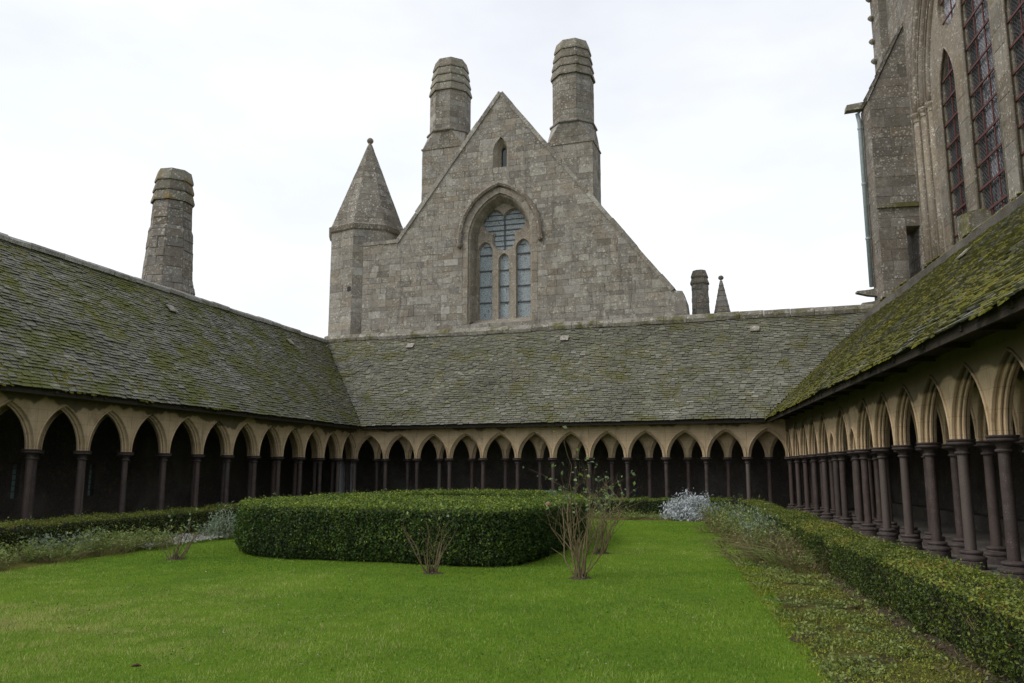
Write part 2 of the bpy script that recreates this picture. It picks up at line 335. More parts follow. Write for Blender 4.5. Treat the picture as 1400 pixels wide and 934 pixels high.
# ------------------------------------------------------------------ stones
CAMP = np.array([0, 0, EYE])
class StoneSet:
    """collects faces of dressed blocks; the 300 that show largest become objects of their own, the rest one mesh per parent"""
    def __init__(s, limit=300): s.items = []; s.limit = limit
    def poly(s, pts, normal, parent, mat, proud=.011, back=.05, cham=.008, tint=None, gap=.0035, name='stone', **_):
        P = np.array(pts, float); n = np.array(normal, float); n = n/np.linalg.norm(n); c = P.mean(0)
        ed = np.linalg.norm(np.roll(P, -1, 0)-P, axis=1)
        if ed.max() < .05: return
        area = .5*np.linalg.norm(sum(np.cross(P[i]-c, P[(i+1) % len(P)]-c) for i in range(len(P))))
        if area < .004: return
        u = P-c; ln = np.linalg.norm(u, axis=1, keepdims=True)+1e-6
        g = P-u/ln*np.minimum(gap*1.4, ln*.3); k = P-u/ln*np.minimum((gap+cham)*1.4, ln*.45)
        jit = proud*(1+random.uniform(-.5, .6)); tl = [random.uniform(-.3, .3)*proud for _ in P]
        A = g-n*back; B = g+n*(jit*.45); C = np.array([k[i]+n*(jit+tl[i]) for i in range(len(P))])
        m = len(P); vs = list(A)+list(B)+list(C); fs = []
        for L in (0, 1):
            for i in range(m):
                j = (i+1) % m; fs.append((L*m+i, L*m+j, (L+1)*m+j, (L+1)*m+i))
        fs.append(tuple(range(2*m, 3*m)))
        vd = CAMP-c; dist = np.linalg.norm(vd); cosv = max(0., float(np.dot(vd, n))/dist)
        t = random.random() if tint is None else tint
        s.items.append((area*cosv/dist**2, parent, mat, vs, fs, t, name))
    def flush(s):
        s.items.sort(key=lambda q: -q[0]); rest = {}
        for i, (a, par, mat, vs, fs, t, nm) in enumerate(s.items):
            if i < s.limit and a > 0:
                mb = MB().add(vs, fs, t); mb.build(nm, mat, par)
            else:
                rest.setdefault((par, mat.name), [MB(), mat])[0].add(vs, fs, t)
        for (par, _), (mb, mat) in rest.items():
            o = mb.build('stonework', mat, par); o['kind'] = 'stuff'
def quad_patch(S, bl, br, tr, tl, normal, parent, mat, ch=.36, sw=.7, **k):
    bl, br, tr, tl = [np.array(q, float) for q in (bl, br, tr, tl)]
    h = (np.linalg.norm(tl-bl)+np.linalg.norm(tr-br))/2; nr = max(1, round(h/ch)); cuts = np.linspace(0, 1, nr+1)
    if nr > 2: cuts[1:-1] += rng.uniform(-.15, .15, nr-1)/nr
    B = lambda u, v: (bl*(1-u)+br*u)*(1-v)+(tl*(1-u)+tr*u)*v
    for j in range(nr):
        v0, v1 = cuts[j], cuts[j+1]; wd = np.linalg.norm(B(1, v0)-B(0, v0)); nc = max(1, round(wd/sw+random.uniform(-.3, .3)))
        uc = np.linspace(0, 1, nc+1)
        if nc > 1: uc[1:-1] += rng.uniform(-.22, .22, nc-1)/nc
        for i in range(nc):
            S.poly([B(uc[i], v0), B(uc[i+1], v0), B(uc[i+1], v1), B(uc[i], v1)], normal, parent, mat, **k)
def arch_half(z, zs, a, c):
    """half width at height z of a pointed opening: straight to zs, then arcs of radius a+c about (+-c, zs)"""
    if z <= zs: return a
    q = (a+c)**2-(z-zs)**2
    return max(0., math.sqrt(q)-c) if q > 0 else 0.
def courses(z0, z1, hmin, hmax, breaks=()):
    bs = sorted([z0, z1]+[b for b in breaks if z0 < b < z1]); r = [z0]
    for a, b in zip(bs[:-1], bs[1:]):
        n = max(1, round((b-a)/((hmin+hmax)/2))); q = np.linspace(a, b, n+1)
        if n > 1: q[1:-1] += rng.uniform(-.2, .2, n-1)*(b-a)/n
        r += list(q[1:])
    return r
def wall_courses(S, zl, xl, xr, openings, fr, parent, mat, mmort, wmin=.35, wmax=1.0, thick=.9, tb=.02, name='wall', dark=None):
    """fr(x, depth, z) -> 3d; openings: functions z -> (a, b) or None. Stones on depth 0, solid mortar wall behind from tb to thick"""
    mb = MB(); nrm = np.array(fr(0, -1, 0))-np.array(fr(0, 0, 0))
    for z0, z1 in zip(zl[:-1], zl[1:]):
        segs = [(xl(z0+1e-4), xl(z1-1e-4), xr(z0+1e-4), xr(z1-1e-4))]
        for op in openings:
            ab = op(z0+1e-3), op(z1-1e-3)
            if ab[0] is None and ab[1] is None: continue
            if ab[0] is None: m_ = .5*sum(ab[1]); ab = ((m_, m_), ab[1])
            if ab[1] is None: m_ = .5*sum(ab[0]); ab = (ab[0], (m_, m_))
            ns = []
            for s in segs:
                if ab[0][1] <= s[0] or ab[0][0] >= s[2]: ns.append(s); continue
                ns.append((s[0], s[1], ab[0][0], ab[1][0])); ns.append((ab[0][1], ab[1][1], s[2], s[3]))
            segs = ns
        for a0, a1, b0, b1 in segs:
            if max(b0-a0, b1-a1) < .02: continue
            vs = [fr(x, y, z) for y in (tb, thick) for x, z in ((a0, z0), (b0, z0), (max(b1, a1), z1), (min(a1, max(b1, a1)), z1))]
            mb.add(vs, [(0, 1, 2, 3), (7, 6, 5, 4), (0, 4, 5, 1), (1, 5, 6, 2), (2, 6, 7, 3), (3, 7, 4, 0)])
            lo, hi = max(a0, a1), min(b0, b1); cu = [None]
            x = lo+random.uniform(wmin, wmax)*(.6 if random.random() < .5 else 1); ins = []
            while x < hi-wmin*.6: ins.append(x); x += random.uniform(wmin, wmax)
            Ls = [(a0, a1)]+[(q, q) for q in ins]; Rs = [(q, q) for q in ins]+[(b0, b1)]
            for (l0, l1), (r0, r1) in zip(Ls, Rs):
                S.poly([fr(l0, 0, z0), fr(max(r0, l0), 0, z0), fr(max(r1, l1), 0, z1), fr(l1, 0, z1)], nrm, parent, mat)
    return mb.build(name, mmort, parent, recalc=False)
def arch_pts(xc, zs, a, c, n=10):
    """points of a pointed arch from the left springing over the apex to the right one"""
    Rr = a+c; th = math.acos(c/Rr) if c > 0 else math.pi/2
    L = [(xc+c-Rr*math.cos(th*i/n), zs+Rr*math.sin(th*i/n)) for i in range(n+1)]
    return L+[(2*xc-x, z) for x, z in L[-2::-1]]

def plate_with_holes(name, outer, holes, fr, y0, y1, mat, parent, step=.06):
    """flat tracery plate: 2d outlines (x, z) with holes, in two layers so that each light has a stepped moulding"""
    def grow(pl, d):
        P = np.array(pl); n = len(P); A = sum(P[i][0]*P[(i+1) % n][1]-P[(i+1) % n][0]*P[i][1] for i in range(n)); r = []
        for i in range(n):
            e1 = P[i]-P[i-1]; e2 = P[(i+1) % n]-P[i]; q = e1/(np.linalg.norm(e1)+1e-9)+e2/(np.linalg.norm(e2)+1e-9); q = q/(np.linalg.norm(q)+1e-9)
            nn = np.array([q[1], -q[0]])*(1 if A > 0 else -1); r.append(P[i]+nn*d)
        return [tuple(q) for q in r]
    mb = MB(); ym = y0+(y1-y0)*.4
    for ya, yb, hs in ((y0, ym, [grow(h, step) for h in holes]), (ym+.001, y1, holes)):
        b = bmesh.new(); ed = []; loops = [outer]+hs
        for pl in loops:
            vv = [b.verts.new((x, z, 0)) for x, z in pl]; ed += [b.edges.new((vv[i], vv[(i+1) % len(vv)])) for i in range(len(vv))]
        bmesh.ops.triangle_fill(b, edges=ed, use_beauty=True); b.verts.index_update()
        for y in (ya, yb): mb.add([fr(v.co.x, y, v.co.y) for v in b.verts], [tuple(v.index for v in f.verts) for f in b.faces])
        b.free()
        for pl in loops:
            n = len(pl); mb.add([fr(x, y, z) for y in (ya, yb) for x, z in pl], [(i, (i+1) % n, n+(i+1) % n, n+i) for i in range(n)])
    return mb.build(name, mat, parent)

from mathutils import noise as mnoise
def nse(x, y, z=0., s=1.): return mnoise.noise(Vector((x*s, y*s, z*s)))
_cy, _sy, _cp, _sp = math.cos(YAW), math.sin(YAW), math.cos(PITCH), math.sin(PITCH)
C_F = V(-_sy*_cp, _cy*_cp, _sp); C_R = V(_cy, _sy, 0); C_U = np.cross(C_R, C_F)
def view_size(p):
    """1/distance if the point lies in the picture, else 0 (only used to choose which repeats become single objects)"""
    q = np.array(p)-CAMP; z = q@C_F
    if z <= 0: return 0.
    x, y = (q@C_R)/z*28/18, (q@C_U)/z*28/12
    return 1/np.linalg.norm(q) if abs(x) < 1.0 and abs(y) < 1.02 else 0.

# ------------------------------------------------------------------ ground, lawn, beds, paving
g = MB().add([(-600, -600, -.40), (600, -600, -.40), (600, 900, -.40), (-600, 900, -.40)], [(0, 1, 2, 3)]).build('ground', m_bed)
tag(g, kind='structure')
def strip_pts(k, offs, ts): return [[W3(k, t, o, 0) for o in offs] for t in ts]
def lint(p, a, q, b):
    m = np.array([[a[0], -b[0]], [a[1], -b[1]]]); t = np.linalg.solve(m, q-p); return p+a*t[0]
def corner(kind, offA, offF):
    o, a, n = WALL[kind]; return lint(o+n*offA, a, C0+nF*offF, dF)
def inside_garden(p, mL, mR, mF):
    p = np.asarray(p); return (((p-C0)@nL) < -mL) & (((p-C1)@nR) < -mR) & (((p-C0)@nF) < -mF)
TL, TR = 27.94, 26.5
cl, crn = corner('L', -1.2, -1.2), corner('R', -1.2, -1.2)
nl_, nr_ = C0+dL*33+nL*-1.2, C1+dR*33+nR*-1.2
def quad_sheet(name, a, b, c, d, z, mat, n=60, amp=.0):
    vs = []; fs = []; a, b, c, d = map(np.array, (a, b, c, d))
    for j in range(n+1):
        for i in range(n+1):
            u, v = i/n, j/n; p = (a*(1-u)+b*u)*(1-v)+(d*(1-u)+c*u)*v
            vs.append((p[0], p[1], z+amp*nse(p[0], p[1], 3., .35)))
    for j in range(n):
        for i in range(n): k = j*(n+1)+i; fs.append((k, k+1, k+n+2, k+n+1))
    return tag(MB().add(vs, fs).build(name, mat, smooth=True), kind='structure')
quad_sheet('lawn', nl_, nr_, crn, cl, LAWN, m_lawn, 70, .03)
def lawn_z(x, y): return LAWN+.03*nse(x, y, 3., .35)
# planting beds: slightly mounded strips of earth along the three hedges
EDGE_R = [(-8, -3.9), (6, -3.45), (11.9, -3.15), (16, -3.2), (18.8, -3.45), (23, -3.65), (26, -3.8), (33, -3.9)]   # t, offset of the lawn's edge
def edge_R(t): return float(np.interp(t, [q[0] for q in EDGE_R], [q[1] for q in EDGE_R]))
def edge_L(t): return float(np.interp(t, [0, 14, 17, 19.6, 21.2, 24, 33], [-4.6, -4.6, -3.8, -4.5, -4.4, -4.8, -4.8]))
def bed(name, key, t0, t1, edge, inner, mat, n=110, m=9, rise=.05):
    vs = []; fs = []
    for j in range(n+1):
        t = t0+(t1-t0)*j/n; e = edge(t)
        for i in range(m+1):
            u = i/m; of = e+(inner-e)*u; x, y, _ = W3(key, t, of, 0)
            z = LAWN+.008+rise*math.sin(math.pi*min(1, u*1.15))**.6*(1+.6*nse(x, y, 0, 1.3))+.03*nse(x, y, 3., .35)+.025*max(0, nse(x, y, 5, 3.))
            if i == 0: z = LAWN-.05
            vs.append((x, y, z))
    for j in range(n):
        for i in range(m): k = j*(m+1)+i; fs.append((k, k+1, k+m+2, k+m+1))
    return tag(MB().add(vs, fs).build(name, mat, smooth=True), kind='structure')
bed('flower_bed_right', 'R', -3, 33, edge_R, -1.25, m_bed)
bed('hedge_soil', 'R', 2, 33, lambda t: -2.72+.12*math.sin(t*2.1)+.08*math.sin(t*5.3), -1.2, m_soil, 160, 5, .085)
bed('flower_bed_left', 'L', 4.0, 33, edge_L, -1.25, m_bed)
bed('flower_bed_far', 'F', 2.0, 17.2, lambda s: -5.0, -1.25, m_bed)
# paved gallery floors
fl = MB()
def slab(mb, pts, z0, z1):
    vs = [(*p[:2], z) for z in (z0, z1) for p in pts]; n = len(pts)
    mb.add(vs, [tuple(range(n, 2*n))]+[(i, (i+1) % n, n+(i+1) % n, n+i) for i in range(n)])
slab(fl, [C0+dL*33+nL*-.42, corner('L', -.42, -.42), corner('L', 4.6, 4.6), C0+dL*33+nL*4.6], -.3, 0)
slab(fl, [C1+dR*33+nR*-.42, corner('R', -.42, -.42), corner('R', 4.6, 4.6), C1+dR*33+nR*4.6], -.3, 0)
slab(fl, [corner('L', -.42, -.42), corner('R', -.42, -.42), corner('R', 4.6, 4.6), corner('L', 4.6, 4.6)], -.3, 0)
tag(fl.build('gallery_paving', m_floor), kind='structure')

# ------------------------------------------------------------------ cloister galleries
cb = MB().lathe([(.215, 0), (.215, .12), (.205, .135), (.222, .15), (.226, .175), (.215, .20), (.165, .215), (.155, .235), (.172, .25), (.178, .27), (.165, .29), (.112, .305)], 20).mesh('base'); smooth_angle(cb, 30)
cs = MB().lathe([(.089, .30), (.087, .8), (.084, 1.4), (.081, 1.865)], 20).mesh('shaft'); smooth_angle(cs, 30)
cc = MB().lathe([(.084, 1.855), (.112, 1.862), (.119, 1.88), (.111, 1.898), (.090, 1.905), (.094, 1.94), (.116, 1.975), (.168, 2.005), (.205, 2.012), (.216, 2.03), (.214, 2.05), (.198, 2.058), (.212, 2.068), (.222, 2.085), (.222, 2.102)], 22).mesh('capital'); smooth_angle(cc, 30)
cb.materials.append(m_capst); cs.materials.append(m_col); cc.materials.append(m_capst)
def bay_mesh(w, top, mat, w_in=.125, thick=.25, c=None):
    """one bay of the arcade: pointed moulded arch with spandrel; x along the wall, y into the gallery"""
    half = w/2-.004; c = .45*w/1.6 if c is None else c; Ro = half+c-.012
    prof = [(0, 0), (0, -.03), (.02, -.045), (.040, -.03), (.042, .012), (.020, .034), (.028, .055), (.072, .056), (.090, .070), (.088, .092), (.055, .100), (.058, .118), (.110, .116), (w_in, .125), (w_in, .155), (.110, .165), (.06, .163), (.06, .185), (.085, .19), (.085, .215), (.05, .225), (.05, thick)]
    n = 10; mb = MB(); rings = []
    for wv, y in prof:
        Rr = Ro-wv; th = math.acos(c/Rr); L = [(c-Rr*math.cos(th*i/n), Rr*math.sin(th*i/n)) for i in range(n+1)]
        rings.append([(x, y-thick/2, CAPZ+z) for x, z in L+[(-x, z) for x, z in L[-2::-1]]])
    m = 2*n+1; vs = [p for r in rings for p in r]; fs = []
    for j in range(len(rings)-1):
        for i in range(m-1): fs.append((j*m+i, j*m+i+1, (j+1)*m+i+1, (j+1)*m+i))
    mb.add(vs, fs)
    for r, fl_ in ((rings[0], 0), (rings[-1], 1)):
        y = r[0][1]; vs = list(r)+[(p[0], y, top) for p in r]; f2 = [(i, m+i, m+i+1, i+1) for i in range(m-1)]
        vs += [(-w/2, y, CAPZ), (-w/2, y, top), (w/2, y, CAPZ), (w/2, y, top)]; f2 += [(2*m, 2*m+1, m, 0), (m-1, 2*m-1, 2*m+3, 2*m+2)]
        mb.add(vs, f2)
    mb.add([(-w/2, -thick/2, top), (w/2, -thick/2, top), (w/2, thick/2, top), (-w/2, thick/2, top)], [(0, 1, 2, 3)])
    me = mb.mesh('arch'); b = bmesh.new(); b.from_mesh(me); bmesh.ops.remove_doubles(b, verts=b.verts, dist=.0005); b.to_mesh(me); b.free()
    smooth_angle(me, 24); me.materials.append(mat); return me

def moss_pad(mb, c, a, b, n, r, h):
    vs = []; ph = random.uniform(0, 6.28)
    for k, (rr, hh) in enumerate(((1., 0.), (.78, .6))):
        for i in range(6):
            q = ph+i*math.pi/3; f = r*rr*random.uniform(.75, 1.2); vs.append(c+a*f*math.cos(q)+b*f*.8*math.sin(q)+n*h*hh)
    vs.append(c+n*h)
    fs = [(i, (i+1) % 6, 6+(i+1) % 6, 6+i) for i in range(6)]+[(6+i, 6+(i+1) % 6, 12) for i in range(6)]
    mb.add(vs, fs)

def gallery(key, label, cols, rear, span, eave, ridge, rng_fn, slmat, ridgemat, wallspan, top, mossf):
    o0, a, n = WALL[key]; S_ = {'F': SF, 'L': SL, 'R': SR}[key]
    root = empty('cloister_gallery', W3(key, sum(span)/2, 0, 0), label, 'gallery', 'galleries round the garden')
    rl = ORG[root]; ax = a if key != 'L' else -a; rz = math.atan2(ax[1], ax[0])
    def column(t, off):
        c = link('column', cs, None, root, np.array(W3(key, t, off, 0))-rl); c.rotation_euler.z = random.uniform(0, 6.28)
        link('base', cb, None, c); link('capital', cc, None, c)
    cache = {}
    def bay(t0, t1, off, tp, nm='arch'):
        k = (round(t1-t0, 3), tp)
        if k not in cache: cache[k] = bay_mesh(t1-t0, tp, m_lime[key])
        b_ = link(nm, cache[k], None, root, np.array(W3(key, (t0+t1)/2, off, 0))-rl); b_.rotation_euler.z = rz
    for t in cols:
        if key == 'F' or t > 0: column(t*S_, 0)      # the corner columns belong to the far gallery
    for t0, t1 in zip(cols[:-1], cols[1:]): bay(t0*S_, t1*S_, 0, top)
    for t in rear: column(t*S_, .70)
    for t0, t1 in zip(rear[:-1], rear[1:]): bay(t0*S_, t1*S_, .70, top+.55)
    # back wall
    ws = wallspan; wb = MB(); slits = [(11.87, .30), (14.85, .30)] if key == 'L' else []
    cut = [ws[0]]+[q for c, wd in slits for q in (c-wd/2, c+wd/2)]+[ws[1]]
    def wbox(t0, t1, z0, z1): wb.box(W3(key, (t0+t1)/2, 3.95, (z0+z1)/2), (*a*(t1-t0)/2, 0), (*n*.2, 0), (0, 0, (z1-z0)/2))
    for i in range(0, len(cut)-1, 2): wbox(cut[i], cut[i+1], -.3, 8.12)
    for c, wd in slits:
        wbox(c-wd/2, c+wd/2, -.3, .75); wbox(c-wd/2, c+wd/2, 1.78, 8.12)
        wn = MB().box(W3(key, c, 3.95, 1.265), (*a*wd/2, 0), (*n*.012, 0), (0, 0, .515)).build('slit_window', m_slit, root)
        bars = MB()
        for zz in (.95, 1.12, 1.29, 1.46, 1.63): bars.box(W3(key, c, 3.93, zz), (*a*wd/2, 0), (*n*.012, 0), (0, 0, .012))
        bars.build('glazing_bar', m_lead, wn)
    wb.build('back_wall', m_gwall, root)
    if key == 'R':
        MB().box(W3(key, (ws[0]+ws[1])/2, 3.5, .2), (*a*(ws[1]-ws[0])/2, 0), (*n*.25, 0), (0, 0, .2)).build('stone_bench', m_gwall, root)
    # roof
    ze, zr = 3.57, 8.47; run = ridge-eave; Ls = math.hypot(run, zr-ze)
    up = V(*(n*run), zr-ze)/Ls; al = V(*a, 0); nm = np.cross(al, up); nm = nm if nm[2] > 0 else -nm
    def sag(t, u): return .045*nse(t*.22, u*1.6, ord(key)*1.)+.02*nse(t*.8, u*4, 9.)
    def pt(t, u): return np.array(W3(key, t, eave+run*u, ze+(zr-ze)*u))
    e0, e1 = rng_fn(0); r0, r1 = rng_fn(1)
    dk = MB(); q = [pt(e0, 0), pt(e1, 0), pt(r1, 1), pt(r0, 1)]; vs = [p-nm*.075 for p in q]+[p-nm*.15 for p in q]
    dk.add(vs, [(0, 1, 2, 3), (7, 6, 5, 4), (0, 4, 5, 1), (1, 5, 6, 2), (2, 6, 7, 3), (3, 7, 4, 0)])
    deck = dk.build('roof', m_wood, root)
    MB().box(pt((e0+e1)/2, 0)-nm*.09+up*.03+V(0, 0, -.03), al*(e1-e0)/2*.999, V(*n, 0)*.025, V(0, 0, .075)).build('eave_board', m_wood, root)
    MB().box(np.array(W3(key, (e0+e1)/2, (eave-.16)/2+.02, ze+.02)), al*(e1-e0)/2*.997, V(*n, 0)*(-(eave+.16)/2+.01), V(0, 0, .02)).build('soffit', m_wood, root)
    tk = e0+.9
    while tk < e1-.3:       # rafter feet under the eave
        MB().box(np.array(W3(key, tk, (eave-.15)/2, ze-.045)), al*.05, V(*n, 0)*(-(eave+.15)/2-.03), V(0, 0, .045)).build('rafter_foot', m_wood, deck); tk += 1.64
    gauge = .124; rows = int(Ls/gauge); items = []; mp_ = MB()
    for j in range(rows):
        dd = -.03+j*gauge; u = dd/Ls; lo, hi = rng_fn(max(u, 0)); t = lo-random.uniform(0, .25); rowt = random.uniform(-.06, .06)
        while t < hi:
            wd = random.uniform(.16, .34); t0, t1 = max(t, lo), min(t+wd-random.uniform(.006, .028), hi)
            if t1-t0 > .03:
                th = random.uniform(.014, .034); lf = random.uniform(.014, .046); dj = dd+random.uniform(-.013, .013)*(1 if j else .5); ln = min(gauge*2.1, Ls-dj+.02); sk = random.uniform(-.010, .010)
                sg_ = nm*sag((t0+t1)/2, u); l = [pt(t0, 0)+up*(dj+sk), pt(t1, 0)+up*(dj-sk), pt(t1, 0)+up*(dj+ln), pt(t0, 0)+up*(dj+ln)]
                vs = [l[0]+nm*(lf+th), l[1]+nm*(lf+th), l[2]+nm*.004, l[3]+nm*.004, l[0]+nm*lf, l[1]+nm*lf]
                vs = [q+sg_ for q in vs]; c = (l[0]+l[2])/2
                items.append((view_size(c), vs, min(1, max(0, random.gauss(.45, .18)+rowt+.25*nse(*c, .5)))))
            t += wd
    items.sort(key=lambda q: -q[0]); FS = [(0, 1, 2, 3), (4, 5, 1, 0), (3, 4, 0), (5, 2, 1)]; rest = MB()
    for i, (sz, vs, tt) in enumerate(items):
        if i < 300 and sz > 0: MB().add(vs, FS, tt).build('slate', slmat, deck, recalc=False)
        else: rest.add(vs, FS, tt)
    tag(rest.build('slate_covering', slmat, deck, recalc=False), kind='stuff')
    for _ in range(mossf[0]):
        u = random.random(); lo, hi = rng_fn(u); t = random.uniform(lo, hi); p = pt(t, u)
        if mossf[1](t, u)+1.1*nse(*p, .8)+.5*nse(*p, 2.3) > .45:
            dd = round(u*Ls/gauge)*gauge-.03+random.uniform(-.015, .02); p = pt(t, 0)+up*dd
            moss_pad(mp_, p+nm*(.012+sag(t, u)), al, up, nm, random.uniform(.03, .085), random.uniform(.015, .045))
    if mp_.v: tag(mp_.build('moss_cushions', m_moss, deck, smooth=True), kind='stuff')
    # ridge stones
    t = r0+.02
    while t < r1-.1:
        ln = min(random.uniform(.75, 1.35), r1-t); dz = random.uniform(-.015, .015)+sag(t, 1.)*.9
        if key == 'L': pr = [(-.24, -.10), (-.26, .02), (-.20, .10), (.10, .13), (.24, .05), (.24, -.10)]
        elif key == 'F': pr = [(-.23, -.10), (-.27, .06), (-.18, .22), (.02, .30), (.20, .24), (.24, -.10)]
        else: pr = [(-.20, -.06), (-.24, .03), (-.18, .10), (.0, .14), (.20, .08), (.22, -.06)]
        vs = []
        for tt in (t+.008, t+ln-.008):
            for x, z in pr: vs.append(np.array(W3(key, tt, ridge+x+random.uniform(-.012, .012), zr+z+dz+random.uniform(-.012, .012)-.02)))
        m = len(pr); MB().add(vs, [tuple(range(m))[::-1], tuple(range(m, 2*m))]+[(i, (i+1) % m, m+(i+1) % m, m+i) for i in range(m)], random.random()).build('ridge_stone', ridgemat, root)
        t += ln
    return root, pt, al, up, nm, deck
def vL(u): return float((corner('L', -.6+4.6*u, -.65+4.65*u)-C0)@dL)
def vFl(u): return float((corner('L', -.6+4.6*u, -.65+4.65*u)-C0)@dF)
def vR(u): return float((corner('R', -.9+5.35*u, -.65+4.65*u)-C1)@dR)
def vFr(u): return float((corner('R', -.9+5.35*u, -.65+4.65*u)-C0)@dF)
gF = gallery('F', 'far gallery of pointed arches under a grey slate roof below the gable', list(range(13)), [i-.5 for i in range(14)], (0, 12*SF), -.65, 4.0,
             lambda u: (vFl(u), vFr(u)), m_slF, m_ridge, (-4.1, 12*SF+4.2), 3.86, (14000, lambda t, u: -.06+.5*max(0, (2-t)/4)))
gL = gallery('L', 'left gallery of ochre pointed arches under a moss-streaked slate roof', list(range(18)), [i+.5 for i in range(-1, 17)], (0, 17*SL), -.6, 4.0,
             lambda u: (vL(u), TL+1), m_slL, m_ridgeL, (-4.1, TL+1), 3.86, (34000, lambda t, u: .12+.28*max(0, (t-8)/12)+.35*max(0, u-.85)/.15))
RC = [0, 1, 2, 3, 4, 5, 5.5, 6.5, 7, 8, 9, 10, 11, 12, 13, 14, 15, 16]; RR = [-.5, .5, 1.5, 2.5, 3.5, 4.5, 5.5, 6, 6.5, 7.5, 8.5, 9.5, 10.5, 11.5, 12.5, 13.5, 14.5, 15.5]
gR = gallery('R', 'right gallery close to the camera under a thickly mossed slate roof', RC, RR, (0, 16*SR), -.9, 4.45,
             lambda u: (vR(u), TR+1), m_slR, m_ledge, (-4.1, TR+1), 4.06, (34000, lambda t, u: .5))
# little ventilator slabs let into the slates
def vent(G, key, t, off, eave, ridge):
    root, pt, al, up, nm, deck = G; u = (off-eave)/(ridge-eave); c = pt(t, u)
    o = MB().box(c+nm*.11+up*.02, al*.20, up*.17, nm*.018).build('ventilator', m_ridge, root)
    MB().box(c+nm*.05-up*.05, al*.16, up*.05, nm*.05).build('ventilator_opening', m_wood, o)
for t, of in ((9.5, 3.03), (1.0, 3.09)): vent(gL, 'L', t, of, -.6, 4.0)
for t, of in ((1.12, 3.35), (9.28, 3.3), (18.0, 3.27)): vent(gF, 'F', t, of, -.65, 4.0)
vent(gR, 'R', 11.8, 2.67, -.9, 4.45)

# ------------------------------------------------------------------ the gabled building behind the far gallery
GB = 4.4
def fG(s, y, z): return W3('F', s, GB+y, z)
NF = V(-nF[0], -nF[1], 0)
gable = empty('gabled_building', W3('F', 6, 8, 0), 'granite gabled building with traceried window, twin chimneys and pointed stair turret', 'building')
SS = StoneSet(300)
SLP = 5.9/7.72
XL = lambda z: -2.35 if z < 13.85 else -.31+(z-13.74)*SLP
XR = lambda z: 14.45 if z < 9.9 else 14.3-(z-10.08)*SLP
WC = 5.565; WA, WCc, WZS = 1.745, .775, 13.5             # window opening: centre, half width, arc centre offset, springing
def op_win(z):
    if z < 9.0 or z > 16.45: return None
    h = arch_half(z, WZS, WA+.30, WCc); return (WC-h, WC+h)
def op_small(z):
    if z < 17.3 or z > 19.0: return None
    h = arch_half(z, 18.3, .41, .19); return (5.62-h, 5.62+h)
zl = courses(7.6, 21.3, .25, .40, (9.0, 13.85, 16.0, 17.3))
wall_courses(SS, zl, XL, XR, [op_win, op_small], fG, gable, m_gran, m_mort, .28, .92, 1.0)
# building mass behind the gable wall
bm_ = MB(); prof = [(-2.2, 0), (14.3, 0), (14.2, 9.6), (5.6, 20.9), (-.4, 13.2), (-2.2, 13.2)]
vs = [W3('F', s, o, z) for o in (GB+1.0, GB+16) for s, z in prof]; m = len(prof)
bm_.add(vs, [tuple(range(m))[::-1], tuple(range(m, 2*m))]+[(i, (i+1) % m, m+(i+1) % m, m+i) for i in range(m)]).build('building_body', m_slF, gable)
# wall below the gallery ridge, out of sight
MB().box(W3('F', 6, GB+.5, 3.7), (*dF*8.3, 0), (*nF*.45, 0), (0, 0, 3.85)).build('lower_wall', m_mort, gable)
# gable copings
def coping(p0, p1, n):
    p0, p1 = np.array(p0), np.array(p1); dv = (p1-p0)/np.linalg.norm(p1-p0); nv = V(-dv[1], dv[0]); nv = nv if nv[1] > 0 else -nv
    for i in range(n):
        a = p0+(p1-p0)*i/n; b = p0+(p1-p0)*((i+1)/n)-dv*.012; vs = []; tk = random.uniform(.08, .15)
        for y in (-.07, 1.05):
            for q, h in ((a, -.10), (b, -.10), (b, tk), (a, tk)): r = q+nv*h; vs.append(fG(r[0], y, r[1]))
        MB().add(vs, [(0, 1, 2, 3), (7, 6, 5, 4), (0, 4, 5, 1), (1, 5, 6, 2), (2, 6, 7, 3), (3, 7, 4, 0)], random.random()).build('coping_stone', m_gran, gable)
coping((-.35, 13.72), (5.60, 21.50), 10); coping((14.33, 10.05), (5.62, 21.44), 15)
for i in range(3): SS.poly([fG(-2.35+i*.68, -.04, 13.72), fG(-2.35+(i+1)*.68, -.04, 13.72), fG(-2.35+(i+1)*.68, -.04, 13.92), fG(-2.35+i*.68, -.04, 13.92)], NF, gable, m_gran, back=.6)
MB().add([fG(x, y, z) for y in (-.06, 1.) for x, z in ((14.38, 7.7), (15.12, 7.7), (14.95, 9.45), (14.78, 9.98), (14.38, 10.02))],
         [(0, 1, 2, 3, 4), (9, 8, 7, 6, 5)]+[(i, (i+1) % 5, 5+(i+1) % 5, 5+i) for i in range(5)]).build('kneeler', m_mort, gable)
for z0, z1 in ((7.7, 8.3), (8.3, 8.85), (8.85, 9.45), (9.45, 9.97)):
    e = lambda z: 15.12-(z-7.7)*.097 if z < 9.46 else 14.95-(z-9.45)*.33
    SS.poly([fG(14.38, -.06, z0), fG(e(z0), -.06, z0), fG(e(z1), -.06, z1), fG(14.38, -.06, z1)], NF, gable, m_gran)

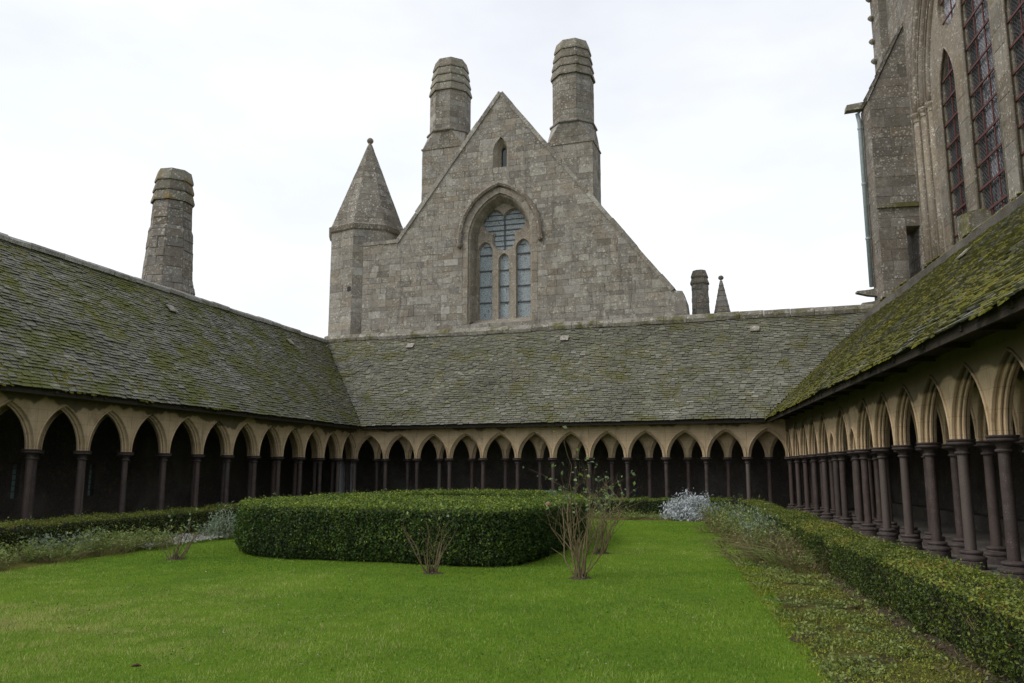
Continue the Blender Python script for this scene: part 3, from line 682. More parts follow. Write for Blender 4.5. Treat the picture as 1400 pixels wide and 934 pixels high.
# big window: archivolt stones, splayed jamb, hood mould, tracery, glass
win = MB()
outer = arch_pts(WC, WZS, WA, WCc, 12); inner = arch_pts(WC-.02, 13.55, 1.46, .70, 12)
O = [(WC-WA, 9.0)]+outer+[(WC+WA, 9.0)]; I = [(WC-1.48, 9.32)]+inner+[(WC+1.44, 9.32)]
vs = [fG(x, .0, z) for x, z in O]+[fG(x*.12+x2*.88 if False else x, .10, z) for (x, z), (x2, z2) in zip(O, I)]+[fG(x+(x2-x)*.25, .14, z+(z2-z)*.25) for (x, z), (x2, z2) in zip(O, I)]+[fG(x, .80, z) for x, z in I]
m = len(O); fs = [(j*m+i, j*m+i+1, (j+1)*m+i+1, (j+1)*m+i) for j in range(3) for i in range(m-1)]
win.add(vs, fs); window = win.build('traceried_window', m_dress, gable)
for j in range(2, 3):            # voussoirs and jamb stones lining the reveal
    seg = [(O[0], I[0])]
    for k in range(1, 10): seg.append(((WC-WA, 9.0+4.5*k/9), (WC-1.48, 9.32+4.23*k/9)))
    seg += [(o_, i_) for o_, i_ in zip(outer[1:-1], inner[1:-1])]
    for k in range(9, 0, -1): seg.append(((WC+WA, 9.0+4.5*k/9), (WC+1.44, 9.32+4.23*k/9)))
    seg.append((O[-1], I[-1]))
    for (o1, i1), (o2, i2) in zip(seg[:-1], seg[1:]):
        f_ = lambda o_, i_, u, y: np.array(fG(o_[0]+(i_[0]-o_[0])*u, y, o_[1]+(i_[1]-o_[1])*u))
        a_, b_, c_, d_ = f_(o1, i1, .25, .14), f_(o2, i2, .25, .14), f_(o2, i2, 1, .8), f_(o1, i1, 1, .8)
        nn = np.cross(b_-a_, d_-a_); ctr = np.array(fG(WC, .4, 12.5)); nn = nn if nn@(ctr-a_) > 0 else -nn
        SS.poly([a_, b_, c_, d_], nn, window, m_dress, proud=.012, cham=.01, name='jamb_stone')
ro = arch_pts(WC, WZS, WA+.30, WCc, 9); ri = arch_pts(WC, WZS, WA, WCc, 9)
for i in range(len(ro)-1):
    SS.poly([fG(*q) for q in ((ri[i][0], 0, ri[i][1]), (ri[i+1][0], 0, ri[i+1][1]), (ro[i+1][0], 0, ro[i+1][1]), (ro[i][0], 0, ro[i][1]))], NF, window, m_dress, cham=.008, back=.15, name='arch_stone')
zz = courses(9.0, WZS, .4, .55)
for sgn in (-1, 1):
    for z0, z1 in zip(zz[:-1], zz[1:]):
        x0, x1 = WC+sgn*WA, WC+sgn*(WA+.30); SS.poly([fG(min(x0, x1), 0, z0), fG(max(x0, x1), 0, z0), fG(max(x0, x1), 0, z1), fG(min(x0, x1), 0, z1)], NF, window, m_dress, back=.15, name='jamb_stone')
hp = arch_pts(WC, WZS, WA+.47, WCc, 12); hp = [(hp[0][0], 13.25)]+hp+[(hp[-1][0], 13.25)]
hd = MB(); m = len(hp)
for ring in range(5): pass
prf = [(-.13, .0), (-.11, -.14), (.0, -.20), (.10, -.15), (.12, .0)]; vs = []
for i, (x, z) in enumerate(hp):
    t = np.array(hp[min(i+1, m-1)])-np.array(hp[max(i-1, 0)]); t /= np.linalg.norm(t); nv = V(-t[1], t[0]); nv = nv if (np.array([x, z])-np.array([WC, 13.0]))@nv > 0 else -nv
    for r, y in prf: vs.append(fG(x+nv[0]*r, y, z+nv[1]*r))
hd.add(vs, [(i*5+j, i*5+j+1, (i+1)*5+j+1, (i+1)*5+j) for i in range(m-1) for j in range(4)]+[(4, 3, 2, 1, 0), tuple((m-1)*5+k for k in range(5))])
hd.build('hood_mould', m_dark, window)
for x in (hp[0][0], hp[-1][0]): MB().lathe([(.05, -.14), (.13, -.06), (.15, .06), (.12, .12)], 8, fG(x, -.10, 13.2)).build('hood_stop', m_dark, window)
def lancet(x0, x1, zb, zs, za, n=7):
    a = (x1-x0)/2; h = za-zs; c = (h*h-a*a)/(2*a); return [(x0, zb)]+arch_pts((x0+x1)/2, zs, a, max(c, .0), n)+[(x1, zb)]
L1, L2, L3 = (4.15, 4.86, 9.38, 13.0, 13.50), (5.29, 5.80, 9.36, 12.42, 12.80), (6.25, 6.97, 9.33, 13.0, 13.50)
def trefoil(lobes, r, n=14):
    """outline of the union of three overlapping discs around a centre"""
    cx = sum(l[0] for l in lobes)/3; cz = sum(l[1] for l in lobes)/3; pts = []
    for k in range(3*n):
        th = 2*math.pi*k/(3*n); d_ = V(math.cos(th), math.sin(th)); best = 0
        for x, z in lobes:
            q = V(cx-x, cz-z); b = q@d_; disc = b*b-(q@q-r*r)
            if disc > 0: best = max(best, -b+math.sqrt(disc))
        pts.append((cx+d_[0]*best, cz+d_[1]*best))
    return pts
trf = trefoil([(4.96, 14.62), (6.12, 14.60), (5.54, 13.62)], .60, 14)
pl_out = [(WC-1.55, 9.25)]+arch_pts(WC-.02, 13.55, 1.53, .70, 12)+[(WC+1.51, 9.25)]
plate_with_holes('tracery', pl_out, [lancet(*L1), lancet(*L2), lancet(*L3), trf], fG, .76, 1.02, m_dress, window, .05)
SS.poly([fG(WC-WA, .05, 8.95), fG(WC+WA, .05, 8.95), fG(WC+1.46, .85, 9.36), fG(WC-1.5, .85, 9.36)], (NF+V(0, 0, 1.5)), window, m_dress, name='window_sill')
for x0, x1, zb, zs, za in (L1, L2, L3):
    n = 5 if zs > 12.6 else 4; lv = [zb-.03]+[zb+.02+(.86)*(i+1) for i in range(n-1)]+[za+.05]
    if n == 4: lv = [zb-.03, zb+.88, zb+1.74, zb+2.6, za+.05]
    for a_, b_ in zip(lv[:-1], lv[1:]):
        pn = MB().box(fG((x0+x1)/2, .95+random.uniform(-.006, .006), (a_+b_)/2), (*dF*((x1-x0)/2+.05), 0), (*nF*.01, 0), (0, 0, (b_-a_)/2-.012)).build('pane', m_glassG, window)
        if a_ > zb: MB().box(fG((x0+x1)/2, .90, a_), (*dF*((x1-x0)/2+.03), 0), (*nF*.02, 0), (0, 0, .030)).build('glazing_bar', m_lead, window)
for sg in (-1, 1):
    x0, x1 = (4.35, 5.53) if sg < 0 else (5.55, 6.75)
    for k in range(8):
        z0 = 13.0+.285*k
        MB().box(fG((x0+x1)/2, .95+random.uniform(-.006, .006), z0+.14), (*dF*(x1-x0)/2, 0), (*nF*.01, 0), (0, 0, .136)).build('pane', m_glassG, window)
for k in range(1, 8): MB().box(fG(5.54, .91, 13.0+.285*k), (*dF*1.15, 0), (*nF*.015, 0), (0, 0, .028 if k == 4 else .016)).build('glazing_bar', m_lead, window)
MB().box(fG(5.54, .89, 14.1), (*dF*.028, 0), (*nF*.02, 0), (0, 0, 1.15)).build('glazing_bar', m_lead, window)
# small lancet in the gable head
swn = MB(); so_ = [(5.62-.41, 17.3)]+arch_pts(5.62, 18.3, .41, .19, 8)+[(5.62+.41, 17.3)]; si_ = [(5.66-.15, 17.36)]+arch_pts(5.66, 18.32, .15, .10, 8)+[(5.66+.15, 17.36)]
m = len(so_); vs = [fG(x, .0, z) for x, z in so_]+[fG(x, .42, z) for x, z in si_]+[fG(x, .7, z) for x, z in si_]
fs = [(j*m+i, j*m+i+1, (j+1)*m+i+1, (j+1)*m+i) for j in range(2) for i in range(m-1)]+[(m-1, 0, m, 2*m-1)]
sw_ = swn.add(vs, fs).build('small_lancet', m_dress, gable)
MB().add([fG(x, .55, z) for x, z in si_], [tuple(range(m))]).build('pane', m_glassD, sw_)

# octagonal chimneys
JIT = .0
def octa(c, ap, z, rot=0.): # octagon ring with apothem ap, facets square to the gable
    r = ap/math.cos(math.pi/8); base = math.atan2(dF[1], dF[0])+rot
    return [V(c[0]+r*math.cos(base+math.pi/8+k*math.pi/4), c[1]+r*math.sin(base+math.pi/8+k*math.pi/4), z) for k in range(8)]
def oct_section(S, c, ap0, z0, ap1, z1, parent, mat, ch=.34, sw=.6, rot=0., **k):
    A, B = octa(c, ap0, z0, rot), octa(c, ap1, z1, rot)
    for i in range(8):
        j = (i+1) % 8; n = np.cross(A[j]-A[i], B[i]-A[i]); 
        if n@((A[i]+A[j])/2-V(*c[:2], z0)) < 0: n = -n
        quad_patch(S, A[i], A[j], B[j], B[i], n, parent, mat, ch, sw, **k)
def oct_solid(rings, c, name, mat, parent, rot=0.):
    vs = [p for ap, z in rings for p in octa(c, ap, z, rot)]; fs = []
    for j in range(len(rings)-1):
        for i in range(8): fs.append((j*8+i, j*8+(i+1) % 8, (j+1)*8+(i+1) % 8, (j+1)*8+i))
    fs.append(tuple(range(8))[::-1]); m = (len(rings)-1)*8; fs.append(tuple(range(m, m+8)))
    return MB().add(vs, fs, random.random()).build(name, mat, parent)
def cap_bands(c, z0, z1, ap0, ap1, n, parent, mat, rot=0.):
    for k in range(n):
        za, zb = z0+(z1-z0)*k/n, z0+(z1-z0)*(k+1)/n; a_ = ap0+(ap1-ap0)*k/n; b_ = ap0+(ap1-ap0)*(k+1)/n
        oct_solid([(a_-.10, za-.02), (a_+.03, za-.05), (a_+.035, za+.02), (b_-.03, zb-.0)], c, 'cap_band', mat, parent, rot)
def chimney(s, off, hw, zbase, zb1, zring, ap_sh, zcap, ztop, ap_cap, ap_top, dep):
    c = W3('F', s, off, 0)
    fr = off-dep/2
    body = MB().box(W3('F', s, off, (zbase+zb1)/2), (*dF*(hw-.02), 0), (*nF*(dep/2-.02), 0), (0, 0, (zb1-zbase)/2)).build('chimney', m_mort, gable)
    P = lambda x, y, z: np.array(W3('F', s+x, off+y, z)); h2 = dep/2
    quad_patch(SS, P(-hw, -h2, zbase), P(hw, -h2, zbase), P(hw, -h2, zb1), P(-hw, -h2, zb1), NF, body, m_gran, .40, .75)
    quad_patch(SS, P(hw, -h2, zbase), P(hw, h2, zbase), P(hw, h2, zb1), P(hw, -h2, zb1), V(*dF, 0), body, m_gran, .40, .75)
    quad_patch(SS, P(-hw, -h2, zbase), P(-hw, h2, zbase), P(-hw, h2, zb1), P(-hw, -h2, zb1), V(*-dF, 0), body, m_gran, .40, .75)
    # broach from square to octagon
    sq = [P(-hw-.05, -h2-.05, zb1), P(hw+.05, -h2-.05, zb1), P(hw+.05, h2+.05, zb1), P(-hw-.05, h2+.05, zb1)]
    MB().add([q-V(0, 0, .06) for q in sq]+[q+V(0, 0, .03) for q in sq], [(0, 1, 2, 3), (7, 6, 5, 4), (0, 4, 5, 1), (1, 5, 6, 2), (2, 6, 7, 3), (3, 7, 4, 0)]).build('drip_course', m_dark, body)
    oc = octa(c, ap_sh+.07, zring); sq = [P(-hw, -h2, zb1), P(hw, -h2, zb1), P(hw, h2, zb1), P(-hw, h2, zb1)]
    oi = [5, 6, 7, 0, 1, 2, 3, 4]      # octagon vertices sorted below
    ang = lambda q: math.atan2((q[:2]-np.array(c[:2]))@nF, (q[:2]-np.array(c[:2]))@dF) % (2*math.pi)
    oc = sorted(oc, key=ang); sqs = sorted(sq, key=ang)        # squares at 45,135,...; octagon at 22.5,67.5,...
    oct_solid([(min(hw, h2)*.97, zb1), (ap_sh+.02, zring)], c, 'broach_core', m_mort, body)
    for i in range(4):
        a_, b_ = sqs[i], sqs[(i+1) % 4]; o1, o2 = oc[(2*i+1) % 8], oc[(2*i+2) % 8]; n = (a_+b_)/2-V(*c[:2], zb1); n[2] = .6
        quad_patch(SS, a_, b_, o2, o1, n, body, m_chim, .36, .6)
        o0 = oc[(2*i) % 8]; SS.poly([a_, o1, o0], (a_-V(*c[:2], zb1))*V(1, 1, 0)+V(0, 0, .8), body, m_chim)
    oct_solid([(ap_sh-.02, zring-.05), (ap_sh-.02, zcap)], c, 'flue', m_mort, body)
    oct_section(SS, c, ap_sh, zring+.08, ap_sh, zcap, body, m_chim, .33, .55)
    oct_solid([(ap_sh+.05, zring-.12), (ap_sh+.17, zring-.03), (ap_sh+.16, zring+.05), (ap_sh-.01, zring+.17)], c, 'string_course', m_dark, body)
    cap_bands(c, zcap, ztop, ap_cap, ap_top, 4, body, m_cap)
    return body
chimney(9.36, GB+.89+.02, 1.20, 13.2, 18.15, 19.25, 1.01, 21.95, 23.95, 1.08, .84, 1.80)
chimney(2.10, GB+.45+1.0, 1.22, 14.5, 19.05, 20.0, 1.05, 22.45, 24.42, 1.10, .86, 2.0)

# stair turret with stone spire
TC = W3('F', -3.22, GB+1.95, 0); trot = R_(-126-22.5)
turret = oct_solid([(1.98, 7.0), (1.98, 15.0)], TC, 'stair_turret', m_mort, gable, trot)
oct_section(SS, TC, 2.0, 7.8, 2.0, 14.7, turret, m_gran, .42, .8, trot)
oct_solid([(1.98, 14.66), (2.10, 14.78), (2.17, 15.02), (2.05, 15.10)], TC, 'cornice', m_dark, turret, trot)
spire = oct_solid([(2.02, 15.06), (.09, 20.5)], TC, 'spire', m_mort, turret, trot)
for k in range(14):
    f0, f1 = k/14, (k+1)/14; zz0, zz1 = 15.06+5.44*f0, 15.06+5.44*f1
    oct_section(SS, TC, 2.04-1.94*f0, zz0, 2.04-1.94*f1, zz1, spire, m_spire, 1, .7, trot, proud=.012, cham=.01)
MB().lathe([(.06, -.30), (.10, -.22), (.08, -.16), (.15, -.10), (.20, .0), (.18, .10), (.10, .18), (.02, .21)], 12, (TC[0], TC[1], 20.72)).build('finial', m_dark, turret, smooth=True)
MB().box(fG(-3.05, -.08, 11.35), (*dF*.13, 0), (*nF*.10, 0), (0, 0, .13)).build('wall_slot', m_black, turret)
SS.flush()

# ------------------------------------------------------------------ chimneys and pinnacle standing farther off
def lone_chimney(name, label, c, sections, caps, matb, rot, limit=90, base_sq=None):
    root = empty(name, (c[0], c[1], sections[0][1]), label, 'chimney'); S2 = StoneSet(limit)
    oct_solid([(a-.02, z) for a, z in sections], c, 'flue', m_mort, root, rot)
    for (a0, z0), (a1, z1) in zip(sections[:-1], sections[1:]): oct_section(S2, c, a0, z0, a1, z1, root, matb, .36, .55, rot, proud=.03, cham=.03)
    z0, z1, a0, a1, n = caps; cap_bands(c, z0, z1, a0, a1, n, root, m_orange if n == 3 else m_cap, rot); S2.flush(); return root
lc = W3('L', 6.42, 5.75, 0)
lone_chimney('chimney_stack', 'lone weathered granite chimney with orange lichen behind the left roof', lc,
             [(1.16, 7.5), (1.03, 8.9), (.91, 9.5), (.87, 10.3), (.82, 11.5), (.76, 11.7), (.72, 12.8)], (12.85, 14.22, .79, .66, 3), m_dark, .15)
sc_ = W3('F', 15.2, 9.0, 0)
lone_chimney('chimney_stack', 'small round grey chimney beside the banded pinnacle beyond the far roof', sc_, [(.42, 8.2), (.40, 11.3)], (11.33, 12.02, .45, .36, 2), m_gran, 0., 40)
pc = W3('F', 16.28, 9.3, 0); pin = empty('pinnacle', (pc[0], pc[1], 8.0), 'slender banded stone pinnacle with ball finial beyond the far roof', 'pinnacle')
for k in range(10):
    f0, f1 = k/10, (k+1)/10; MB().lathe([(.66*(1-f0)+.06*f0+.015, 8.6+2.9*f0), (.66*(1-f1)+.06*f1, 8.6+2.9*f1-.01)], 12, (pc[0], pc[1], 0), random.random()).build('stone_course', m_gran, pin)
MB().lathe([(.05, -.1), (.12, -.06), (.15, .02), (.11, .11), (.02, .15)], 10, (pc[0], pc[1], 11.62)).build('finial', m_dark, pin, smooth=True)

# ------------------------------------------------------------------ the church on the right
WALL['C'] = WALL['R']; CO = 6.5
def fC(t, y, z): return W3('R', t, CO+y, z)
NRg = V(-nR[0], -nR[1], 0); NRn = V(*dR, 0)              # towards the garden; towards the camera
church = empty('church', W3('R', 3, 9, 0), 'dark granite church wall with buttress and tall traceried windows', 'church')
S3 = StoneSet(300)
CC, CZ = 3.3, 17.0                                       # window centre and springing
def op_ch(z):
    if z < 9.6: return None
    h = arch_half(z, CZ, 6.62, 1.6); return (CC-h, CC+h) if h > .05 else None
zl = courses(8.2, 26.8, .34, .5, (9.6,))
wall_courses(S3, zl, lambda z: -6.9+.07*(z-22) if z > 20 else -7.0, lambda z: 11.5, [op_ch], fC, church, m_dark, m_mort, .4, .95, 1.2)
MB().box(fC(2.5, .6, 4.1), (*dR*9.4, 0), (*nR*.6, 0), (0, 0, 4.12)).build('lower_wall', m_mort, church)
MB().box(fC(2.5, 9, 13), (*dR*9.2, 0), (*nR*7.2, 0), (0, 0, 13)).build('church_body', m_mort, church)
# stepped jamb with shafts and roll-moulded arch orders
cwin = None
jm = MB(); steps = [(6.62, 0.), (6.56, .0), (6.52, .34), (6.06, .34), (6.02, .06), (5.94, .06), (5.90, .42), (5.46, .42), (5.42, .17), (5.34, .17), (5.30, .5), (4.99, .5), (4.95, .62)]
rings = []
for a_, y in steps: rings.append([fC(x, y, z) for x, z in [(CC-a_, 9.4)]+arch_pts(CC, CZ, a_, 1.6, 14)+[(CC+a_, 9.4)]])
m = len(rings[0]); jm.add([p for r in rings for p in r], [(j*m+i, j*m+i+1, (j+1)*m+i+1, (j+1)*m+i) for j in range(len(rings)-1) for i in range(m-1)])
cwin = jm.build('great_window', m_dark, church)
for a_, y, r in ((6.29, .13, .18), (5.68, .23, .18), (5.14, .33, .15)):
    for sg in (-1, 1):
        x = CC+sg*a_; MB().tube([fC(x, y, 9.4), fC(x, y, CZ-.25)], r, 10).build('jamb_shaft', m_gran, cwin, smooth=True)
        MB().lathe([(r*.9, -.34), (r*1.25, -.31), (r*1.0, -.26), (r*1.15, -.12), (r*1.7, -.02), (r*1.75, .06), (r*1.2, .10)], 10, fC(x, y, CZ)).build('shaft_capital', m_gran, cwin, smooth=True)
    hp = arch_pts(CC, CZ, a_, 1.6, 16); MB().tube([fC(x, y, z) for x, z in hp], r*1.05, 8).build('arch_moulding', m_dark, cwin, smooth=True)
CL = [(-.66, 1.0, 10.0, 16.6, 18.45), (2.1, 4.5, 10.0, 18.6, 21.4), (5.6, 7.26, 10.0, 16.6, 18.45)]
def disc(x, z, r, n=20): return [(x+r*math.cos(2*math.pi*k/n), z+r*math.sin(2*math.pi*k/n)) for k in range(n)]
cout = [(CC-5.1, 9.3)]+arch_pts(CC, CZ, 5.1, 1.6, 14)+[(CC+5.1, 9.3)]
plate_with_holes('tracery', cout, [lancet(*q) for q in CL]+[disc(.95, 20.15, 1.0), disc(5.65, 20.15, 1.0)], fC, .30, .62, m_mull, cwin, .09)
def pane_tint(x0, i, nc, z):      # paler panes higher up: sky reflections painted into the glass colour
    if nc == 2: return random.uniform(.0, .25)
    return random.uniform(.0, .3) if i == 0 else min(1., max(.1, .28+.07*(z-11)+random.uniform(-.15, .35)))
for x0, x1, zb, zs, za in CL:
    nc = 2 if x1-x0 < 2 else 3; lv = list(np.arange(zb-.1, za+.2, .93))
    for a_, b_ in zip(lv[:-1], lv[1:]):
        for i in range(nc):
            u0, u1 = x0-.04+(x1-x0+.08)*i/nc, x0-.04+(x1-x0+.08)*(i+1)/nc; ctr = np.array(fC((u0+u1)/2, .53, (a_+b_)/2)); ya, xa = random.uniform(-.012, .012), random.uniform(-.012, .012)
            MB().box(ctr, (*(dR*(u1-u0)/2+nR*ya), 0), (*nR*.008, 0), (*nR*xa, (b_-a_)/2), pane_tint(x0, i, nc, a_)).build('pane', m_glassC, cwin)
        if a_ > zb: MB().box(fC((x0+x1)/2, .40, a_), (*dR*((x1-x0)/2+.06), 0), (*nR*.022, 0), (0, 0, .040)).build('iron_bar', m_iron, cwin)
    for i in range(1, nc): MB().box(fC(x0+(x1-x0)*i/nc, .44, (zb+za)/2), (*dR*.026, 0), (*nR*.02, 0), (0, 0, (za-zb)/2+.1)).build('iron_bar', m_iron, cwin)
for x in (.95, 5.65):
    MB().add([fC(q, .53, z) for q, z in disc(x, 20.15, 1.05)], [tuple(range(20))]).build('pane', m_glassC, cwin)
    MB().box(fC(x, .43, 20.15), (*dR*.03, 0), (*nR*.02, 0), (0, 0, 1.02)).build('iron_bar', m_iron, cwin)
    for z in (19.6, 20.5): MB().box(fC(x, .40, z), (*dR*1.0, 0), (*nR*.02, 0), (0, 0, .035)).build('iron_bar', m_iron, cwin)
for x0, x1 in ((1.12, 1.98), (4.62, 5.48), (-1.52, -.80)):      # the blocks of mullions and jamb
    quad_patch(S3, fC(x0, .296, 9.6), fC(x1, .296, 9.6), fC(x1, .296, 17.4), fC(x0, .296, 17.4), NRg, cwin, m_mull, .85, .9, proud=.014, cham=.02, name='mullion_block')
for q in CL:                                                     # roll moulding round each light
    MB().tube([fC(x, .32, z) for x, z in lancet(q[0]-.06, q[1]+.06, q[2]-.3, q[3], q[4]+.07, 9)], .055, 6).build('roll_moulding', m_mull, cwin, smooth=True)
# wire lattice in front of the church glass: thin diagonal wires
wl = MB()
for x0, x1, zb, zs, za in CL:
    wd = x1-x0; st = .17
    for sg in (-1, 1):
        k = -wd
        while k < za-zb+wd:
            zA, zB = zb+k, zb+k+sg*wd; pa, pb = (x0, zA), (x1, zB)
            lo, hi = min(zA, zB), max(zA, zB)
            if hi > zb and lo < za:
                u0, u1 = 0., 1.
                f_ = lambda u: zA+(zB-zA)*u
                if sg > 0: u0 = max(0, (zb-zA)/wd); u1 = min(1, (za-zA)/wd)
                else: u0 = max(0, (zA-za)/wd); u1 = min(1, (zA-zb)/wd)
                if u1 > u0: wl.tube([fC(x0+wd*u0, .48, f_(u0)), fC(x0+wd*u1, .48, f_(u1))], .009, 3)
            k += st
tag(wl.build('wire_lattice', m_lead, cwin), kind='stuff')
# buttress
T0, T1, B0, B1 = -4.95, -3.5, 4.8, 6.55
btr = MB(); z_hi = lambda off: 18.2+(off-B0)*2.0
def bp(t, off, z): return np.array(W3('R', t, off, z))
def prism(mb, offz, t0, t1):
    vs = [bp(t, o_, z) for t in (t0, t1) for o_, z in offz]; m = len(offz)
    mb.add(vs, [tuple(range(m)), tuple(range(m, 2*m))[::-1]]+[(i, (i+1) % m, m+(i+1) % m, m+i) for i in range(m)])
prism(btr, [(B0+.02, 6.5), (5.92, 6.5), (5.92, 12.15), (B1, 12.15), (B1, z_hi(B1)), (B0+.02, z_hi(B0))], T0+.02, T1-.02)
buttress = btr.build('buttress', m_mort, church)
zc = courses(8.3, 18.2, .38, .55, (12.15, 13.1))
for z0, z1 in zip(zc[:-1], zc[1:]):
    e = 5.92 if z1 <= 12.2 else B1; pr = .0 if z1 > 13.1 else -.05
    cuts = [B0]+sorted(random.uniform(B0+.4, e-.4) for _ in range(1 if e < 6 else 2))+[e]
    if len(cuts) == 4 and cuts[2]-cuts[1] < .25: cuts.pop(2)
    for a_, b_ in zip(cuts[:-1], cuts[1:]): S3.poly([bp(T1-pr, a_, z0), bp(T1-pr, b_, z0), bp(T1-pr, b_, z1), bp(T1-pr, a_, z1)], NRn, buttress, m_dark)
    cuts = [T0, T0+random.uniform(.5, .9), T1]
    for a_, b_ in zip(cuts[:-1], cuts[1:]): S3.poly([bp(a_, B0, z0), bp(b_, B0, z0), bp(b_, B0, z1), bp(a_, B0, z1)], NRg, buttress, m_dark)
zc = courses(18.2, z_hi(B1), .4, .55)
for z0, z1 in zip(zc[:-1], zc[1:]):
    o0, o1 = B0+(z0-18.2)/2, B0+(z1-18.2)/2; mid = (o0+B1)/2+.2
    if B1-o0 > 1.0:
        S3.poly([bp(T1, o0, z0), bp(T1, mid, z0), bp(T1, mid, z1), bp(T1, o1, z1)], NRn, buttress, m_dark); S3.poly([bp(T1, mid, z0), bp(T1, B1, z0), bp(T1, B1, z1), bp(T1, mid, z1)], NRn, buttress, m_dark)
    else: S3.poly([bp(T1, o0, z0), bp(T1, B1, z0), bp(T1, B1, z1), bp(T1, o1, z1)], NRn, buttress, m_dark)
for k in range(6):        # weathering slabs on the sloped top
    f0, f1 = k/6, (k+1)/6; p0 = (B0-.06+1.75*f0, 18.18+3.5*f0); p1 = (B0-.06+1.75*f1+.05, 18.18+3.5*f1+.1)
    vs = [bp(t, o_, z) for t in (T0-.06, T1+.07) for o_, z in (p0, p1, (p1[0]-.05, p1[1]+.02), (p0[0]-.09, p0[1]+.09))]
    MB().add(vs, [(0, 1, 2, 3), (7, 6, 5, 4), (0, 4, 5, 1), (1, 5, 6, 2), (2, 6, 7, 3), (3, 7, 4, 0)], random.random()).build('weathering_slab', m_dark, buttress)
MB().box(bp(T1+.06, 5.66, 13.12), (*dR*.12, 0), (*nR*.88, 0), (0, 0, .10)).build('moss_ledge', m_ledge, buttress)
MB().add([bp(t, o_, z) for t in (-4.75, -4.35) for o_, z in ((4.0, 18.12), (4.95, 18.2), (4.95, 18.52), (4.05, 18.40))], [(0, 1, 2, 3), (7, 6, 5, 4), (0, 4, 5, 1), (1, 5, 6, 2), (2, 6, 7, 3), (3, 7, 4, 0)]).build('water_spout', m_cap, buttress)
dp = MB().tube([bp(-4.62, 4.55, 18.05), bp(-4.62, 4.62, 17.6), bp(-4.62, 4.62, 9.75)], .095, 10).build('downpipe', m_zinc, buttress, smooth=True)
for z in (17.3, 14.6, 12.0): MB().lathe([(.115, -.05), (.12, -.03), (.12, .03), (.115, .05)], 10, bp(-4.62, 4.62, z)).build('pipe_collar', m_zinc, dp)
for z, ln in ((9.45, .85), (8.9, .65)):
    MB().add([bp(t, o_, zz_) for t, k in ((-4.8, 1), (-4.45, 1)) for o_, zz_ in ((4.8, z-.16), (4.8-ln*.4, z-.12), (4.8-ln, z+.02), (4.8-ln, z+.10), (4.8-ln*.4, z+.14), (4.8, z+.2))], [(0, 1, 2, 3, 4, 5), (11, 10, 9, 8, 7, 6)]+[(i, (i+1) % 6, 6+(i+1) % 6, 6+i) for i in range(6)]).build('stone_bracket', m_cap, buttress)
# far pier with crockets standing past the buttress
pier = MB().box(bp(-6.3, 6.45, 16.5), (*dR*.62, 0), (*nR*.30, 0), (0, 0, 9.6)).build('pier', m_mort, church)
quad_patch(S3, bp(-5.66, 6.13, 17.), bp(-5.66, 6.76, 17.), bp(-5.66, 6.76, 26.), bp(-5.66, 6.13, 26.), NRn, pier, m_dark, .45, .6)
quad_patch(S3, bp(-6.94, 6.13, 17.), bp(-5.66, 6.13, 17.), bp(-5.66, 6.13, 26.), bp(-6.94, 6.13, 26.), NRg, pier, m_dark, .45, .7)
for k, z in enumerate((20.4, 21.6, 22.7, 23.9, 25.0)): MB().lathe([(.04, -.16), (.14, -.05), (.17, .03), (.06, .14)], 7, bp(-6.7+.1*(k % 2), 6.02, z)).build('crocket', m_cap, pier)
# ledge between the gallery ridge and the church wall, and the broken stump on it
MB().add([bp(t, o_, z) for t in (-3.4, 11.5) for o_, z in ((4.72, 8.30), (6.55, 8.42), (6.55, 9.35), (4.95, 8.72), (4.72, 8.62))], [(0, 1, 2, 3, 4), (9, 8, 7, 6, 5)]+[(i, (i+1) % 5, 5+(i+1) % 5, 5+i) for i in range(5)]).build('mossy_ledge', m_ledge, church)
st = MB(); n = 9; vs = []
for z, r in ((8.3, .62), (8.8, .60), (9.3, .55), (9.72, .52)):
    for k in range(n): a_ = 2*math.pi*k/n; q = r*(1/max(abs(math.cos(a_)), abs(math.sin(a_))))*random.uniform(.82, 1.); vs.append(bp(5.85, 5.2, z)+V(*(dR*q*math.cos(a_)+nR*q*.85*math.sin(a_)), random.uniform(-.06, .06)))
st.add(vs, [(j*n+i, j*n+(i+1) % n, (j+1)*n+(i+1) % n, (j+1)*n+i) for j in range(3) for i in range(n)]+[tuple(range(3*n, 4*n))]).build('broken_stump', m_stump, church)
lm = MB()
for _ in range(2600):
    t_ = random.uniform(-3.3, 11.4); u_ = random.random(); of = 4.95+1.55*u_; z_ = 8.72+.63*u_
    if nse(t_, of, 2., .9)+.4*nse(t_, of, 5., 3.) > -.05: moss_pad(lm, np.array(W3('R', t_, of, z_)), V(*dR, 0), V(*nR, .4), V(0, 0, 1), random.uniform(.05, .14), random.uniform(.03, .08))
for _ in range(900):
    t_ = random.uniform(-2, 11.4)
    if nse(t_, 3., 2., .8) > -.1: moss_pad(lm, np.array(W3('R', t_, 4.45+random.uniform(-.22, .2), 8.52+random.uniform(.0, .06))), V(*dR, 0), V(*nR, 0), V(0, 0, 1), random.uniform(.04, .11), random.uniform(.02, .06))
tag(lm.build('moss_cushions', m_moss, church, smooth=True), kind='stuff')
S3.flush()
# pale panel standing in the dark far-left corner
pnl = empty('display_panel', W3('L', -1.4, 1.15, 0), 'pale grey upright panel in the dark corner of the left and far galleries', 'panel')
MB().box(W3('L', -1.4, 1.15, 1.12), (*dL*.85, 0), (*nL*.03, 0), (0, 0, .96)).build('board', m_panel, pnl)
for q in (-.7, .7): MB().box(W3('L', -1.4+q, 1.15, .08), (*dL*.03, 0), (*nL*.2, 0), (0, 0, .08)).build('foot', m_black, pnl)

